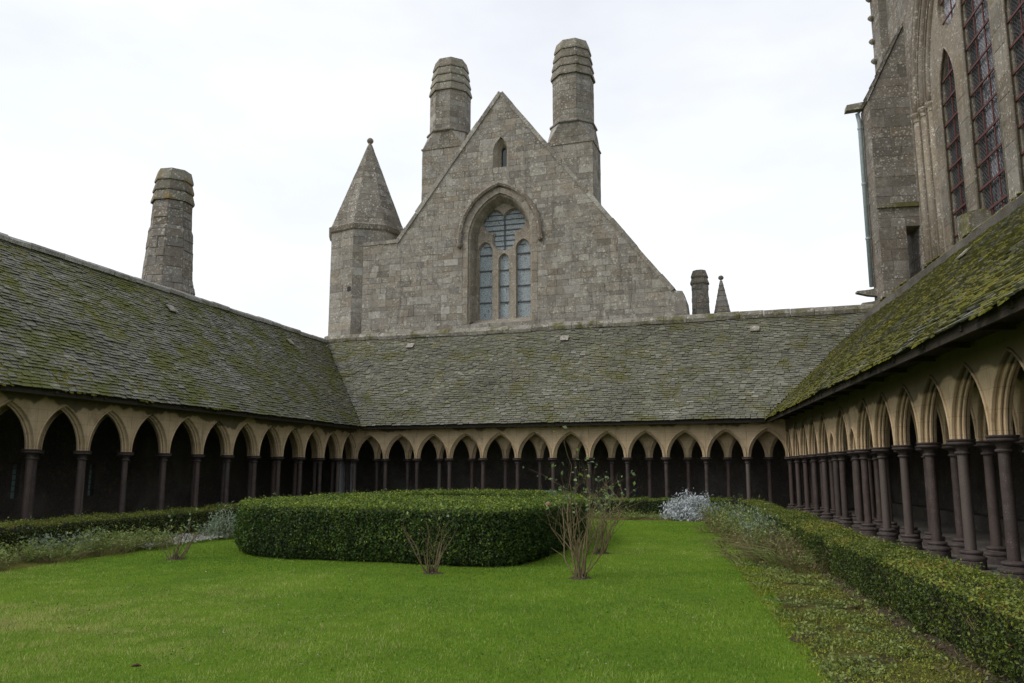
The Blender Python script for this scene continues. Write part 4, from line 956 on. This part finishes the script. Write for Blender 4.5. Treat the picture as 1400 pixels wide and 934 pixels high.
# ------------------------------------------------------------------ foliage helpers
def norm(a): return a/(np.linalg.norm(a, axis=-1, keepdims=True)+1e-9)
def leaves(name, P, N, size, mat, parent, tint, aspect=.55, wild=.9, axis=None, fold=.12, kind=None):
    """one small four-cornered leaf per point"""
    P = np.asarray(P, float); n = len(P); N = norm(np.asarray(N, float)+wild*rng.normal(size=(n, 3)))
    r = rng.normal(size=(n, 3)) if axis is None else np.asarray(axis, float)+.35*rng.normal(size=(n, 3))
    u = norm(r-N*np.sum(r*N, 1, keepdims=True)); v = np.cross(N, u); size = np.broadcast_to(np.asarray(size, float), (n,))[:, None]
    b = P; tip = P+u*size; l = P+u*size*.45+v*size*aspect*.5+N*size*fold; q = P+u*size*.45-v*size*aspect*.5+N*size*fold
    vs = np.stack([b, l, tip, q], 1).reshape(-1, 3)-ORG[parent]
    me = fastmesh(name, vs, np.arange(4*n), np.full(n, 4), np.repeat(np.clip(tint, 0, 1), 4))
    o = link(name, me, mat, parent)
    if kind: o['kind'] = kind
    return o
def blades(name, P, D, length, width, mat, parent, tint, bend=.25):
    """grass-like blades: two segments, tapering"""
    P = np.asarray(P, float); n = len(P); D = norm(np.asarray(D, float)); r = rng.normal(size=(n, 3)); sd = norm(np.cross(D, r))
    length = np.broadcast_to(np.asarray(length, float), (n,))[:, None]; width = np.broadcast_to(np.asarray(width, float), (n,))[:, None]
    bd = norm(D*V(1, 1, 0)+.3*rng.normal(size=(n, 3))*V(1, 1, 0))
    m1 = P+D*length*.5+bd*length*bend*.25; tip = P+D*length+bd*length*bend-V(0, 0, 1)*length*bend*.5
    vs = np.stack([P-sd*width/2, P+sd*width/2, m1-sd*width*.4, m1+sd*width*.4, tip], 1).reshape(-1, 3)-ORG[parent]
    k = (np.arange(n)*5)[:, None]; fl = np.concatenate([k+np.array([[0, 1, 3, 2]]), k+np.array([[2, 3, 4]])], 1).ravel()
    return link(name, fastmesh(name, vs, fl, np.tile([4, 3], n), np.repeat(np.clip(tint, 0, 1), 5)), mat, parent)

# ------------------------------------------------------------------ hedges
def strip_hedge(key, t0, t1, front, width, top, label, mat, dens, lsize, z0=LAWN):
    """front(t): offset of the garden-side face"""
    root = empty('hedge', W3(key, (t0+t1)/2, front((t0+t1)/2)+width/2, z0), label, 'hedge', 'clipped hedges of the garden')
    H = top-z0; per = [('f', H), ('t', width), ('b', H)]; L = t1-t0; n = int(L*(2*H+width)*dens); al, nn = V(*WALL[key][1], 0), V(*WALL[key][2], 0)
    t = rng.uniform(t0, t1, n); s = rng.uniform(0, 2*H+width, n); P = np.zeros((n, 3)); N = np.zeros((n, 3)); tint = np.zeros(n)
    o0 = WALL[key][0]; rr = .09
    for i in range(n):
        f = front(t[i])
        if s[i] < H: off, z, nv = f, z0+.02+s[i]*.98, -nn
        elif s[i] < H+width: off, z, nv = f+s[i]-H, top, V(0, 0, 1)
        else: off, z, nv = f+width, z0+s[i]-H-width, nn
        x = o0[0]+WALL[key][1][0]*t[i]+WALL[key][2][0]*off; y = o0[1]+WALL[key][1][1]*t[i]+WALL[key][2][1]*off
        # round the shoulders
        if nv[2] == 0 and z > top-rr: nv = nv+V(0, 0, 1)*(z-top+rr)/rr
        if nv[2] == 1 and min(off-f, f+width-off) < rr: z -= (rr-min(off-f, f+width-off))*.5
        d_ = .05*nse(x, y, z, .9)+.055*nse(x, y, z, 2.2)+.03*nse(x, y, z, 6.)+rng.normal()*.016-abs(rng.normal())*.012+(rng.random() < .03)*rng.uniform(.02, .09)
        if nv[2] == 0: d_ -= .06*max(0, 1-(z-z0)/.25)
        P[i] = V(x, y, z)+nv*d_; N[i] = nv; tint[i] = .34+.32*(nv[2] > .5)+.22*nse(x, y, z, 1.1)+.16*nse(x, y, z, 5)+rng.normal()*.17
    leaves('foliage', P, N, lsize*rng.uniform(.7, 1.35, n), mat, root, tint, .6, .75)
    c = MB(); k = 40  # solid dark core, added behind the leaves to block light
    for j in range(k):
        a_, b_ = t0+.06+(L-.12)*j/k, t0+.06+(L-.12)*(j+1)/k; vs = []
        for tt in (a_, b_):
            f = front(tt)
            for off, z in ((f+.08, z0), (f+.055, top-.12), (f+.12, top-.06), (f+width-.12, top-.06), (f+width-.055, top-.12), (f+width-.08, z0)): vs.append(W3(key, tt, off, z))
        c.add(vs, [(i, i+1, 6+i+1, 6+i) for i in range(5)]+([tuple(range(6))] if j == 0 else [])+([tuple(range(6, 12))] if j == k-1 else []))
    tw = MB()
    for q in range(int(L*16)):
        tt = random.uniform(t0, t1); f = front(tt); zb_ = random.uniform(z0, z0+H*.8); a_ = np.array(W3(key, tt, f+.05, zb_)); tw.tube([a_, a_+nn*-random.uniform(.03, .09)+V(0, 0, random.uniform(.05, .16))+al*random.uniform(-.06, .06)], [.005, .0025], 3)
    for q in range(int(L*7)):
        tt = random.uniform(t0, t1); f = front(tt)+random.uniform(.05, width-.05); a_ = np.array(W3(key, tt, f, top-.04)); tw.tube([a_, a_+V(random.uniform(-.03, .03), random.uniform(-.03, .03), random.uniform(.05, .12))], [.004, .002], 3)
    tag(tw.build('twigs', m_straw, root), kind='stuff')
    c.build('hedge_core', m_core, root); return root
strip_hedge('R', 2.6, 30.5, lambda t: -2.34+.18*max(0, (18-t)/18), .74, .52, 'low clipped box hedge running along the right gallery towards the camera', m_box2, 2300, .034)
strip_hedge('L', 2.4, 27.5, lambda t: -2.45-.075*max(0, t-14), .95, .50, 'low bronzed hedge in front of the left gallery columns', m_box2, 1200, .040)
strip_hedge('F', 2.6, 17.0, lambda s: -2.3, .75, .50, 'low clipped hedge in front of the far gallery', m_box, 800, .05)
# the tall rounded hedge in the middle, hollow inside
OUT = [(9.1, -19.2), (10.2, -19.25), (11.5, -19.25), (13.2, -19.25), (13.95, -19.1), (14.25, -18.5), (14.3, -17.0), (14.3, -15.2), (14.15, -13.5), (13.5, -11.5), (12.5, -9.6), (11, -8.25), (9.3, -7.8), (7.8, -8.3), (7.1, -10), (6.8, -12.5), (6.8, -15), (7.0, -17), (7.8, -18.6)]
def catmull(pts, k=6):
    n = len(pts); r = []
    for i in range(n):
        p0, p1, p2, p3 = [np.array(pts[(i+q) % n], float) for q in (-1, 0, 1, 2)]
        for j in range(k):
            t = j/k; r.append(.5*((2*p1)+(-p0+p2)*t+(2*p0-5*p1+4*p2-p3)*t*t+(-p0+3*p1-3*p2+p3)*t**3))
    return np.array(r)
oc_ = catmull(OUT); HOLE = catmull([(8.2, -13.2), (10.3, -13.4), (12.6, -13.2), (12.9, -12.0), (11.9, -10.6), (10, -10.1), (8.5, -10.5), (8.0, -11.8)], 5)
def in_poly(x, y, poly):
    r = np.zeros(len(x), bool); j = len(poly)-1
    for i in range(len(poly)):
        xi, yi = poly[i]; xj, yj = poly[j]; c = ((yi > y) != (yj > y)) & (x < (xj-xi)*(y-yi)/(yj-yi+1e-12)+xi); r ^= c; j = i
    return r
def toW(so): return C0+np.outer(so[:, 0], dF)+np.outer(so[:, 1], nF)
HT = .88
hroot = empty('hedge', (*toW(np.array([[10.3, -13.6]]))[0], LAWN), 'tall dark clipped hedge with rounded ends in the middle of the lawn', 'hedge', 'clipped hedges of the garden')
Ps, Ns, Ts, Zs = [], [], [], []
def side(poly, sign, dens, zlo):
    a, b = poly, np.roll(poly, -1, 0); ln = np.linalg.norm(b-a, axis=1); n = int(ln.sum()*(HT-zlo)*dens); k = rng.choice(len(poly), n, p=ln/ln.sum()); u = rng.random(n)[:, None]
    p = a[k]*(1-u)+b[k]*u; t = (b-a)[k]; nv = np.stack([t[:, 1], -t[:, 0]], 1); nv = nv/np.linalg.norm(nv, axis=1, keepdims=True)*sign
    z = rng.uniform(zlo, HT, n); w_ = toW(p); N = np.outer(nv[:, 0], dF)+np.outer(nv[:, 1], nF)
    for i in range(n):
        zz_ = z[i]; d_ = (rng.random() < .02)*rng.uniform(.02, .08)+.06*nse(w_[i, 0], w_[i, 1], zz_, 1.6)+.03*nse(w_[i, 0], w_[i, 1], zz_, 5)+rng.normal()*.018-abs(rng.normal())*.015-.16*max(0, 1-(zz_-LAWN)/.28)**1.5-.10*max(0, (zz_-HT+.12)/.12)**2
        q = V(w_[i, 0]+N[i, 0]*d_, w_[i, 1]+N[i, 1]*d_, zz_); Ps.append(q); Ns.append(V(N[i, 0], N[i, 1], max(0, (zz_-HT+.15)*4)))
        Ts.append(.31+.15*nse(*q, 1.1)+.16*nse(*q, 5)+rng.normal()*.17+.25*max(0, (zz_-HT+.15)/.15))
side(oc_, 1 if True else -1, 2000, LAWN+.03); side(HOLE, -1, 500, .2)
lo, hi = oc_.min(0), oc_.max(0); n = int(np.prod(hi-lo)*1500); q = rng.uniform(lo, hi, (n, 2)); ok = in_poly(q[:, 0], q[:, 1], oc_) & ~in_poly(q[:, 0], q[:, 1], HOLE); q = q[ok]; w_ = toW(q)
for i in range(len(q)):
    z = HT+.02*(q[i, 1] > -10.9)+.04*nse(w_[i, 0], w_[i, 1], 0, 1.3)+.035*nse(w_[i, 0], w_[i, 1], 0, 5)+rng.normal()*.018+(rng.random() < .03)*rng.uniform(.02, .09)
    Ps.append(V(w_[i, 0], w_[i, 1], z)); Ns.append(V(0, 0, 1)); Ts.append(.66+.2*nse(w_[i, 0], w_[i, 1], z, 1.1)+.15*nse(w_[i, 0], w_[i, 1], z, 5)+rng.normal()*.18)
cen = toW(np.array([[10.3, -13.6]]))[0]
# outward check for the outer side
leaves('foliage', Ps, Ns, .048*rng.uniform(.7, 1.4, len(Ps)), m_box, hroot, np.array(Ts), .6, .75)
def inset(poly, f): c = poly.mean(0); return c+(poly-c)*f
cm = MB(); po = toW(inset(oc_, .975)); ph = toW(inset(HOLE, 1.05)); no = len(po)  # light-blocking solid core added inside the middle hedge
cm.add([(*p, LAWN) for p in toW(inset(oc_, .955))]+[(*p, HT-.09) for p in po], [(i, (i+1) % no, no+(i+1) % no, no+i) for i in range(no)])
nh = len(ph); cm.add([(*p, LAWN) for p in ph]+[(*p, HT-.09) for p in ph], [(i, (i+1) % nh, nh+(i+1) % nh, nh+i) for i in range(nh)])
bmx = bmesh.new(); vo = [bmx.verts.new((*p, HT-.09)) for p in po]; vh = [bmx.verts.new((*p, HT-.09)) for p in ph]
ed = [bmx.edges.new((vo[i], vo[(i+1) % no])) for i in range(no)]+[bmx.edges.new((vh[i], vh[(i+1) % nh])) for i in range(nh)]
bmesh.ops.triangle_fill(bmx, edges=ed, use_beauty=True); bmx.verts.index_update()
cm.add([v.co for v in bmx.verts], [tuple(v.index for v in f.verts) for f in bmx.faces]); bmx.free()
cm.build('hedge_core', m_core, hroot)
def near_hedge(x, y):
    p = np.stack([x, y], 1)-C0; return in_poly(p@dF, p@nF, inset(oc_, .985))

# ------------------------------------------------------------------ lawn grass
def grass():
    PX = []
    for y0, y1, dens in ((5.5, 8, 3200), (8, 11, 2100), (11, 15, 1150), (15, 21, 550), (21, 30, 260)):
        n = int(20*(y1-y0)*dens); x = rng.uniform(-16.5, 3.5, n); y = rng.uniform(y0, y1, n); az = np.arctan2(x, y)
        ok = (az > -.80) & (az < .37) & inside_garden(np.stack([x, y], 1), 2., 2., 2.); x, y = x[ok], y[ok]
        p = np.stack([x, y], 1); tR, oR = (p-C1)@dR, (p-C1)@nR; eR = np.interp(tR, [q[0] for q in EDGE_R], [q[1] for q in EDGE_R])
        tL, oL = (p-C0)@dL, (p-C0)@nL; eL = np.interp(tL, [0, 14, 17, 19.6, 21.2, 24, 33], [-4.6, -4.6, -3.8, -4.5, -4.4, -4.8, -4.8])
        fz = rng.normal(0, .06, len(x)); ok = (oR < eR+.02+fz) & (oL < eL+.02+fz) & ((p-C0)@nF < -4.95+fz) & ~near_hedge(x, y)
        for bx, by, br in ((-10.02, 14.22, .22), (-4.51, 13.52, .26), (-1.91, 13.34, .3), (-2.03, 17.32, .25)): ok &= ((x-bx)**2+((y-by)*1.0)**2 > (br*(1+fz*4))**2)
        PX.append(p[ok])
    p = np.concatenate(PX); n = len(p); z = np.array([lawn_z(a, b) for a, b in p]); dist = np.hypot(p[:, 0], p[:, 1])
    patch = np.array([nse(a, b, 0, .55) for a, b in p]); fine = np.array([nse(a, b, 2, 2.6) for a, b in p])
    ln = np.maximum(.012, .030+.020*fine+.012*patch)*rng.uniform(.6, 1.5, n)*(1+(rng.random(n) < .02)*.9); wd = np.clip(.0038+.00042*dist, .005, .016)*rng.uniform(.7, 1.3, n)
    D = np.stack([rng.normal(0, .42, n), rng.normal(0, .42, n), np.ones(n)], 1); D = norm(D)
    sd = norm(np.stack([rng.normal(size=n), rng.normal(size=n), np.zeros(n)], 1))
    P = np.concatenate([p, (z-.004)[:, None]], 1); tip = P+D*ln[:, None]; vs = np.stack([P-sd*wd[:, None]/2, P+sd*wd[:, None]/2, tip], 1).reshape(-1, 3)
    big = np.array([nse(a, b, 7, .22) for a, b in p]); tint = .45+.28*patch+.28*fine+.42*big+rng.normal(0, .17, n)+(rng.random(n) < .07)*.5
    me = fastmesh('lawn_grass', vs, np.arange(3*n), np.full(n, 3), np.repeat(np.clip(tint, 0, 1), 3))
    return tag(link('lawn_grass', me, m_grass), 'short green mown grass covering the garden lawn', 'grass', kind='stuff')
grass()

# ------------------------------------------------------------------ roses, shrubs, bedding
def rose(x, y, height, spread, ncane, label, seed, leafn, leaf_top=True, mat=m_bark, flower=None, twig=3, ring=.5):
    rs = random.Random(seed); z0 = lawn_z(x, y); root = empty('rose_bush', (x, y, z0), label, 'rose bush', 'rose bushes on the lawn'); st = MB(); LP = []; LN = []
    def cane(p, d, ln, r, lvl):
        n = max(3, int(ln/.08)); pts = [np.array(p)]; rad = [r]; d = np.array(d)
        for i in range(n):
            kink = .20 if rs.random() < .25 else .085
            d = d+V(rs.gauss(0, kink), rs.gauss(0, kink), rs.gauss(.025, kink*.5)); d /= np.linalg.norm(d); pts.append(pts[-1]+d*ln/n*rs.uniform(.7, 1.3)); rad.append(r*(1-.62*(i+1)/n))
            if lvl < 3 and rs.random() < twig*(.06+.09*i/n) and i > n*.15:
                sd = d+V(rs.gauss(0, .6), rs.gauss(0, .6), rs.gauss(.2, .3)); sd /= np.linalg.norm(sd); cane(pts[-1], sd, ln*rs.uniform(.2, .5), rad[-1]*.6, lvl+1)
            if pts[-1][2]-z0 > height*ring: LP.append(pts[-1]); LN.append(d)
        st.tube(pts, rad, 5, rs.random())
    for k in range(ncane):
        a_ = 6.283*k/ncane+rs.uniform(-.7, .7); tilt = rs.uniform(.05, 1.2)*spread/height; b0 = V(x+.07*math.cos(a_), y+.07*math.sin(a_), z0-.03)
        cane(b0, norm(V(math.cos(a_)*tilt, math.sin(a_)*tilt, 1)), height*rs.uniform(.45, .95), rs.uniform(.008, .020)*(.6+.35*height), 0)
    st.build('canes', mat, root)
    stump = MB().lathe([(.09, -.05), (.075, .03), (.05, .08), (.02, .11)], 7, (x, y, z0)).build('stump', m_soil, root)
    k = 18; rr_ = [rs.uniform(.13, .30) for _ in range(k)]; MB().add([(x+q*math.cos(6.283*i/k), y+q*math.sin(6.283*i/k), z0-.004) for i, q in enumerate(rr_)]+[(x+.5*q*math.cos(6.283*i/k), y+.5*q*math.sin(6.283*i/k), z0+.018) for i, q in enumerate(rr_)]+[(x, y, z0+.022)],
        [(i, (i+1) % k, k+(i+1) % k, k+i) for i in range(k)]+[(k+i, k+(i+1) % k, 2*k) for i in range(k)]).build('soil_patch', m_soil, root, smooth=True)
    if leafn and LP:
        k = rng.choice(len(LP), min(leafn, 4*len(LP))); P = np.array(LP)[k]+rng.normal(0, .045, (len(k), 3)); leaves('leaves', P, np.tile(V(0, -.4, .6), (len(k), 1)), rng.uniform(.04, .095, len(k)), m_rosel, root, rng.uniform(.15, 1, len(k)), .68, .7)
    if flower:
        fx, fy, fz = flower; P = []; N = []
        for i in range(26): a_ = rng.uniform(0, 6.28); e = rng.uniform(-.2, 1.3); dv = V(math.cos(a_)*math.cos(e), math.sin(a_)*math.cos(e), math.sin(e)); P.append(V(fx, fy, fz)+dv*.012); N.append(dv)
        leaves('flower', P, N, .055, m_petal, root, rng.random(26), 1.0, .25, axis=np.array(N)*.4+V(0, 0, .8))
    return root
rose(-1.91, 13.34, 1.80, .60, 15, 'tallest bare rose bush in front of the hedge corner with one pink flower', 21, 130, flower=(-2.42, 13.25, 1.02), twig=4.2, ring=.62)
rose(-2.03, 17.32, 1.52, .36, 13, 'slender leafy rose bush behind the tallest one, right of the hedge', 5, 110, twig=3.2, ring=.55)
rose(-4.51, 13.52, 1.12, .95, 12, 'leafless spreading rose bush against the dark front face of the middle hedge', 9, 14, mat=m_bark2, twig=4.2, ring=.75)
rose(-10.02, 14.22, .95, .9, 11, 'low pruned rose bush standing alone on the left of the lawn', 13, 50, mat=m_bark2, twig=3.6, ring=.5)

def mound(name, label, cat, c, rx, ry, h, n, mat, lsize, aspect, tr, group=None, wild=.5, up=.9, stems=True, z0=LAWN):
    root = empty(name, (c[0], c[1], z0), label, cat, group); th = rng.uniform(0, 6.283, n); e = np.arccos(rng.uniform(0, 1, n)); r = rng.uniform(.3, 1, n)**.5+(rng.random(n) < .10)*rng.uniform(0, .22, n)
    dv = np.stack([np.cos(th)*np.sin(e), np.sin(th)*np.sin(e), np.cos(e)], 1); lump = 1+.42*np.array([nse(*(q*2.6), 1.) for q in dv+V(*c[:2], 0)])
    P = V(c[0], c[1], z0)+dv*V(rx, ry, h)*(r*lump)[:, None]; leaves('foliage', P, dv+V(0, -.2, .3), lsize*rng.uniform(.6, 1.4, n), mat, root, rng.uniform(*tr, n), aspect, wild, axis=dv*.6+V(0, 0, up))
    if stems:
        sm = MB()
        for k in range(int(14+rx*14)):
            i = rng.integers(n); sm.tube([V(c[0]+rng.normal()*rx*.3, c[1]+rng.normal()*ry*.3, z0-.02), (V(c[0], c[1], z0)*.5+P[i]*.5)+V(0, 0, .05), P[i]], [.008, .006, .003], 4)
        sm.build('stems', m_straw, root)
    return root
def tuft(name, label, cat, c, r, h, n, mat, tr, group=None, bend=.35, wd=.008, lv=0, lmat=None, z0=LAWN, lean=.5):
    root = empty(name, (c[0], c[1], z0), label, cat, group); a_ = rng.uniform(0, 6.283, n); q = r*.45*np.sqrt(rng.random(n)); P = np.stack([c[0]+q*np.cos(a_), c[1]+q*np.sin(a_), np.full(n, z0-.02)], 1)
    D = np.stack([np.cos(a_)*lean*rng.uniform(.2, 1.3, n), np.sin(a_)*lean*rng.uniform(.2, 1.3, n), np.ones(n)], 1); ln = h*rng.uniform(.5, 1.15, n)
    blades('blades', P, D, ln, wd*rng.uniform(.6, 1.3, n), mat, root, rng.uniform(*tr, n), bend)
    if lv:
        k = rng.integers(0, n, lv); P2 = P[k]+norm(D[k])*(ln[k]*rng.uniform(.35, 1, lv))[:, None]+rng.normal(0, .02, (lv, 3)); leaves('leaves', P2, np.tile(V(0, 0, 1), (lv, 1)), rng.uniform(.035, .10, lv), lmat or m_green, root, rng.uniform(*tr, lv), .45, .8)
    return root
sx, sy = W3('F', 15.75, -4.15, 0)[:2]
mound('silver_shrub', 'silvery white felted shrub at the far right end of the lawn', 'shrub', (sx, sy), 1.05, .7, .90, 4200, m_silver, .095, .40, (.1, 1.), wild=.55)
mound('sage_shrub', 'feathery grey-green shrub beside the left end of the middle hedge', 'shrub', (-12.0, 18.9), .62, .55, .72, 1500, m_sage, .10, .22, (.15, .95), wild=.5)
GR, GL, GF2 = 'plants in the right-hand bed', 'plants in the left-hand bed', 'plants in the far bed'
# right bed: clumps from the far end towards the camera, then low cushions
k = 0
desc = ['tangled green herb clump', 'straw-coloured dying herb clump', 'leafy pale green herb clump', 'arching grassy clump']
place = ['under the silver shrub at the far end', 'next to the black garden lamp', 'against the right hedge past the lamp', 'half way along the right hedge', 'spilling on to the lawn half way along', 'at the near end of the tall plants', 'in front of the taller stalks', 'nearest the mossy ground']
pos_R = [(5.2, -3.0, .50, 2), (6.4, -3.2, .55, 0), (7.6, -2.8, .55, 2), (8.6, -3.2, .45, 1), (9.6, -2.75, .50, 2), (10.6, -3.0, .42, 0), (11.6, -2.7, .55, 2), (12.5, -3.05, .48, 0), (13.4, -2.75, .55, 2), (14.2, -3.05, .45, 1), (15.0, -2.7, .52, 0), (15.7, -3.0, .55, 3), (16.4, -2.65, .52, 1), (16.9, -3.05, .42, 3), (17.6, -2.75, .45, 3), (18.2, -2.6, .36, 1)]
for i, (t, of, h, kd) in enumerate(pos_R):
    h *= 1.5; x, y, _ = W3('R', t, of, 0); lab = ['leafy green', 'straw-coloured dying', 'pale green leafy', 'arching grassy'][kd]+' clump in the right bed, '+['first', 'second', 'third', 'fourth', 'fifth', 'sixth', 'seventh', 'eighth', 'ninth', 'tenth', 'eleventh', 'twelfth', 'thirteenth', 'fourteenth', 'fifteenth', 'sixteenth'][i]+' from the far end'
    if kd == 3: tuft('grass_clump', lab, 'plant', (x, y), .5, h+.1, 190, m_straw if i % 2 else m_green, (.2, 1.), GR, .7, .012, lean=.8)
    elif kd == 1: tuft('herb_clump', lab, 'plant', (x, y), .7, h, 170, m_straw, (.2, .9), GR, .4, .009, 140, m_straw, lean=.7)
    elif kd == 2: mound('herb_clump', lab, 'plant', (x, y), .55, .5, h*.95, 950, m_sage if i % 4 == 0 else m_green, .085, .36, (.1, 1.), GR, .6)
    else: tuft('herb_clump', lab, 'plant', (x, y), .75, h, 130, m_green if kd == 2 else m_straw, (.25, 1.), GR, .35, .009, 900, m_green if i % 3 else m_sage, lean=.75)
for i in range(9):
    x, y, _ = W3('R', 6.5+i*1.35, -3.15+.35*math.sin(i*2.3), 0)
    tuft('dry_stalks', 'straggling dry brown stalks in the right bed, '+['first', 'second', 'third', 'fourth', 'fifth', 'sixth', 'seventh', 'eighth', 'ninth'][i]+' tuft from the far end', 'plant', (x, y), .9, .62+.1*math.sin(i*1.9), 75, m_straw, (.1, 1.), 'dry stalks in the right-hand bed', .6, .010, 60, m_straw, lean=1.1)
# left bed
for i, (t, of, h, kd) in enumerate([(23.6, -4.0, .32, 0), (22.6, -3.9, .42, 1), (21.8, -3.6, .46, 0), (21.2, -4.0, .40, 1), (20.5, -3.55, .55, 0), (19.9, -4.05, .50, 1), (19.2, -3.7, .50, 0), (18.7, -4.1, .42, 1), (18.2, -3.5, .42, 0)]):
    h *= 1.2; x, y, _ = W3('L', t, of, 0); lab = ['leafy grey-green', 'dry yellowing'][kd]+' clump in the left bed, '+['nearest the camera', 'second from the camera', 'third from the camera', 'fourth from the camera', 'fifth from the camera', 'sixth from the camera', 'seventh from the camera', 'eighth from the camera', 'next to the pale ground cover'][i]
    tuft('herb_clump', lab, 'plant', (x, y), .95, h, 150, m_straw if kd else m_green, (.3, 1.), GL, .4, .010, 650, m_sage if i in (0, 4) else m_green, lean=.9)
# far bed
for i in range(11):
    s = 11.6+i*.42; x, y, _ = W3('F', s, -3.9+.5*math.sin(i*2.1), 0)
    tuft('grass_clump', 'low pale green clump in front of the far hedge, number '+['one', 'two', 'three', 'four', 'five', 'six', 'seven', 'eight', 'nine', 'ten', 'eleven'][i]+' from its left end', 'plant', (x, y), .6, .34+.08*math.sin(i*1.7), 130, m_green, (.35, 1.), GF2, .5, .014, 120, m_green, lean=.7)
def carpet(name, label, cat, pts, mat, size, tr, aspect=.7, up=.25, zf=lambda x, y: LAWN+.06):
    root = None; P = np.array([(x, y, zf(x, y)+abs(rng.normal())*.02) for x, y in pts]); n = len(P); o = bpy.data.objects.new(name, None)
    N = np.tile(V(0, 0, 1), (n, 1)); N = norm(N+.55*rng.normal(size=(n, 3))); u = norm(np.cross(N, rng.normal(size=(n, 3)))); v = np.cross(N, u); s = (size*rng.uniform(.5, 1.5, n))[:, None]
    vs = np.stack([P, P+u*s*.5+v*s*aspect*.5, P+u*s+N*s*up, P+u*s*.5-v*s*aspect*.5], 1).reshape(-1, 3); bpy.data.objects.remove(o)
    me = fastmesh(name, vs, np.arange(4*n), np.full(n, 4), np.repeat(rng.uniform(*tr, n), 4)); return tag(link(name, me, mat), label, cat, kind='stuff')
def bed_pts(key, t0, t1, o0, o1, n, thr=None, sc=2.):
    r = []
    while len(r) < n:
        t, of = random.uniform(t0, t1), random.uniform(o0, o1); x, y, _ = W3(key, t, of, 0)
        if thr is None or nse(x, y, 1, sc) > thr: r.append((x, y))
    return r
carpet('pale_ground_cover', 'pale whitish ground cover between the left bed clumps and the sage shrub', 'ground cover', bed_pts('L', 15.9, 19.0, -4.35, -2.9, 2600), m_pale, .06, (.1, 1.))
carpet('ground_weeds', 'small green weeds creeping over the mossy right-hand bed', 'weeds', bed_pts('R', 17, 28.5, -3.7, -2.35, 7500, .0), m_green, .035, (.05, .95))
carpet('clover_patches', 'small clover and daisy leaves scattered through the lawn', 'clover', [(a_, b_) for a_, b_ in [(random.uniform(-9, .7), random.uniform(6, 14)) for _ in range(16000)] if nse(a_, b_, 4, .9)+.5*nse(a_, b_, 8, 3) > .32 and not near_hedge(np.array([a_]), np.array([b_]))[0]], m_green, .018, (.0, .6), .9, .1, lambda x, y: lawn_z(x, y)+.012)
carpet('lawn_litter', 'tiny dry bits and petals strewn over the lawn', 'litter', [(random.uniform(-9, .6), random.uniform(6, 13.5)) for _ in range(170)], m_pale, .022, (.0, .9), .5, .2, lambda x, y: lawn_z(x, y)+.03)
carpet('moss_carpet', 'yellow-green moss tufts carpeting the near right-hand bed', 'moss', bed_pts('R', 17.5, 28.5, -3.75, -2.5, 14000, -.25, 1.3), m_mossleaf, .024, (.1, 1.), .5, .8)
carpet('dry_litter', 'brown dry leaf litter at the foot of the right hedge', 'leaf litter', bed_pts('R', 15, 28.5, -2.75, -2.2, 2500), m_straw, .05, (.0, .7), .4, .2)
def rosette(c, r, n, label, mat=m_green):
    root = empty('weed_rosette', (c[0], c[1], LAWN+.05), label, 'weed', 'broad-leaved weeds in the right bed'); a_ = np.linspace(0, 6.283, n)+rng.normal(0, .2, n)
    D = np.stack([np.cos(a_), np.sin(a_), rng.uniform(.4, 1.1, n)], 1); leaves('leaves', np.tile(V(c[0], c[1], LAWN+.05), (n, 1)), np.tile(V(0, 0, 1), (n, 1))-D*.3, r*rng.uniform(.7, 1.2, n), mat, root, rng.uniform(.4, 1., n), .34, .12, axis=D*3)
for t, of, r, lab in ((19.3, -2.75, .20, 'green weed at the foot of the hedge, farthest of the row'), (19.9, -2.65, .22, 'green weed at the foot of the hedge, second of the row'), (21.9, -2.62, .18, 'green weed at the hedge foot beside the bare soil'), (22.4, -3.0, .20, 'green weed in the middle of the mossy ground'), (23.0, -3.35, .16, 'small weed on the mossy ground by the brown hollow'), (24.4, -2.75, .2, 'weed nearest the camera in the mossy bed')):
    rosette(W3('R', t, of, 0), r*.62, 20, lab)
# brown hollow, dead leaves, small garden lamp
hx, hy = 1.07, 9.16
hl = MB().lathe([(.19, -.03), (.15, .03), (.09, .055), (.02, .05)], 11, (hx, hy, LAWN+.02)).build('earth_mound', m_soil); tag(hl, 'small heap of brown earth at the edge of lawn and mossy bed', 'earth mound')
def dead_leaf(x, y, sz, rz, lab):
    z = lawn_z(x, y)+.03; c, s = math.cos(rz), math.sin(rz); pr = [(-1, 0, .1), (-.5, .42, .45), (.1, .55, .6), (.7, .35, .3), (1.15, 0, .05), (.7, -.3, .25), (.1, -.5, .55), (-.5, -.4, .4), (.0, 0, .0)]
    vs = [(x+sz*(a_*c-b_*s), y+sz*(a_*s+b_*c), z+sz*h) for a_, b_, h in pr]; o = MB().add(vs, [(i, (i+1) % 8, 8) for i in range(8)]).build('fallen_leaf', m_dead); tag(o, lab, 'leaf', 'fallen leaves on the lawn')
dead_leaf(-4.85, 6.43, .045, .6, 'curled brown leaf on the lawn at the bottom left, nearest the camera'); dead_leaf(-6.78, 7.83, .035, 2.1, 'small dark fallen leaf on the lawn, farther left')
lx, ly, _ = W3('R', 7.4, -2.55, 0); lamp = empty('garden_lamp', (lx, ly, LAWN), 'small black garden lamp on a short post by the right hedge', 'garden lamp')
MB().lathe([(.025, 0), (.025, .48)], 8, (lx, ly, LAWN)).build('post', m_black, lamp)
MB().lathe([(.05, .46), (.085, .50), (.09, .72), (.06, .76), (.02, .77)], 12, (lx, ly, LAWN)).build('lamp_head', m_black, lamp)
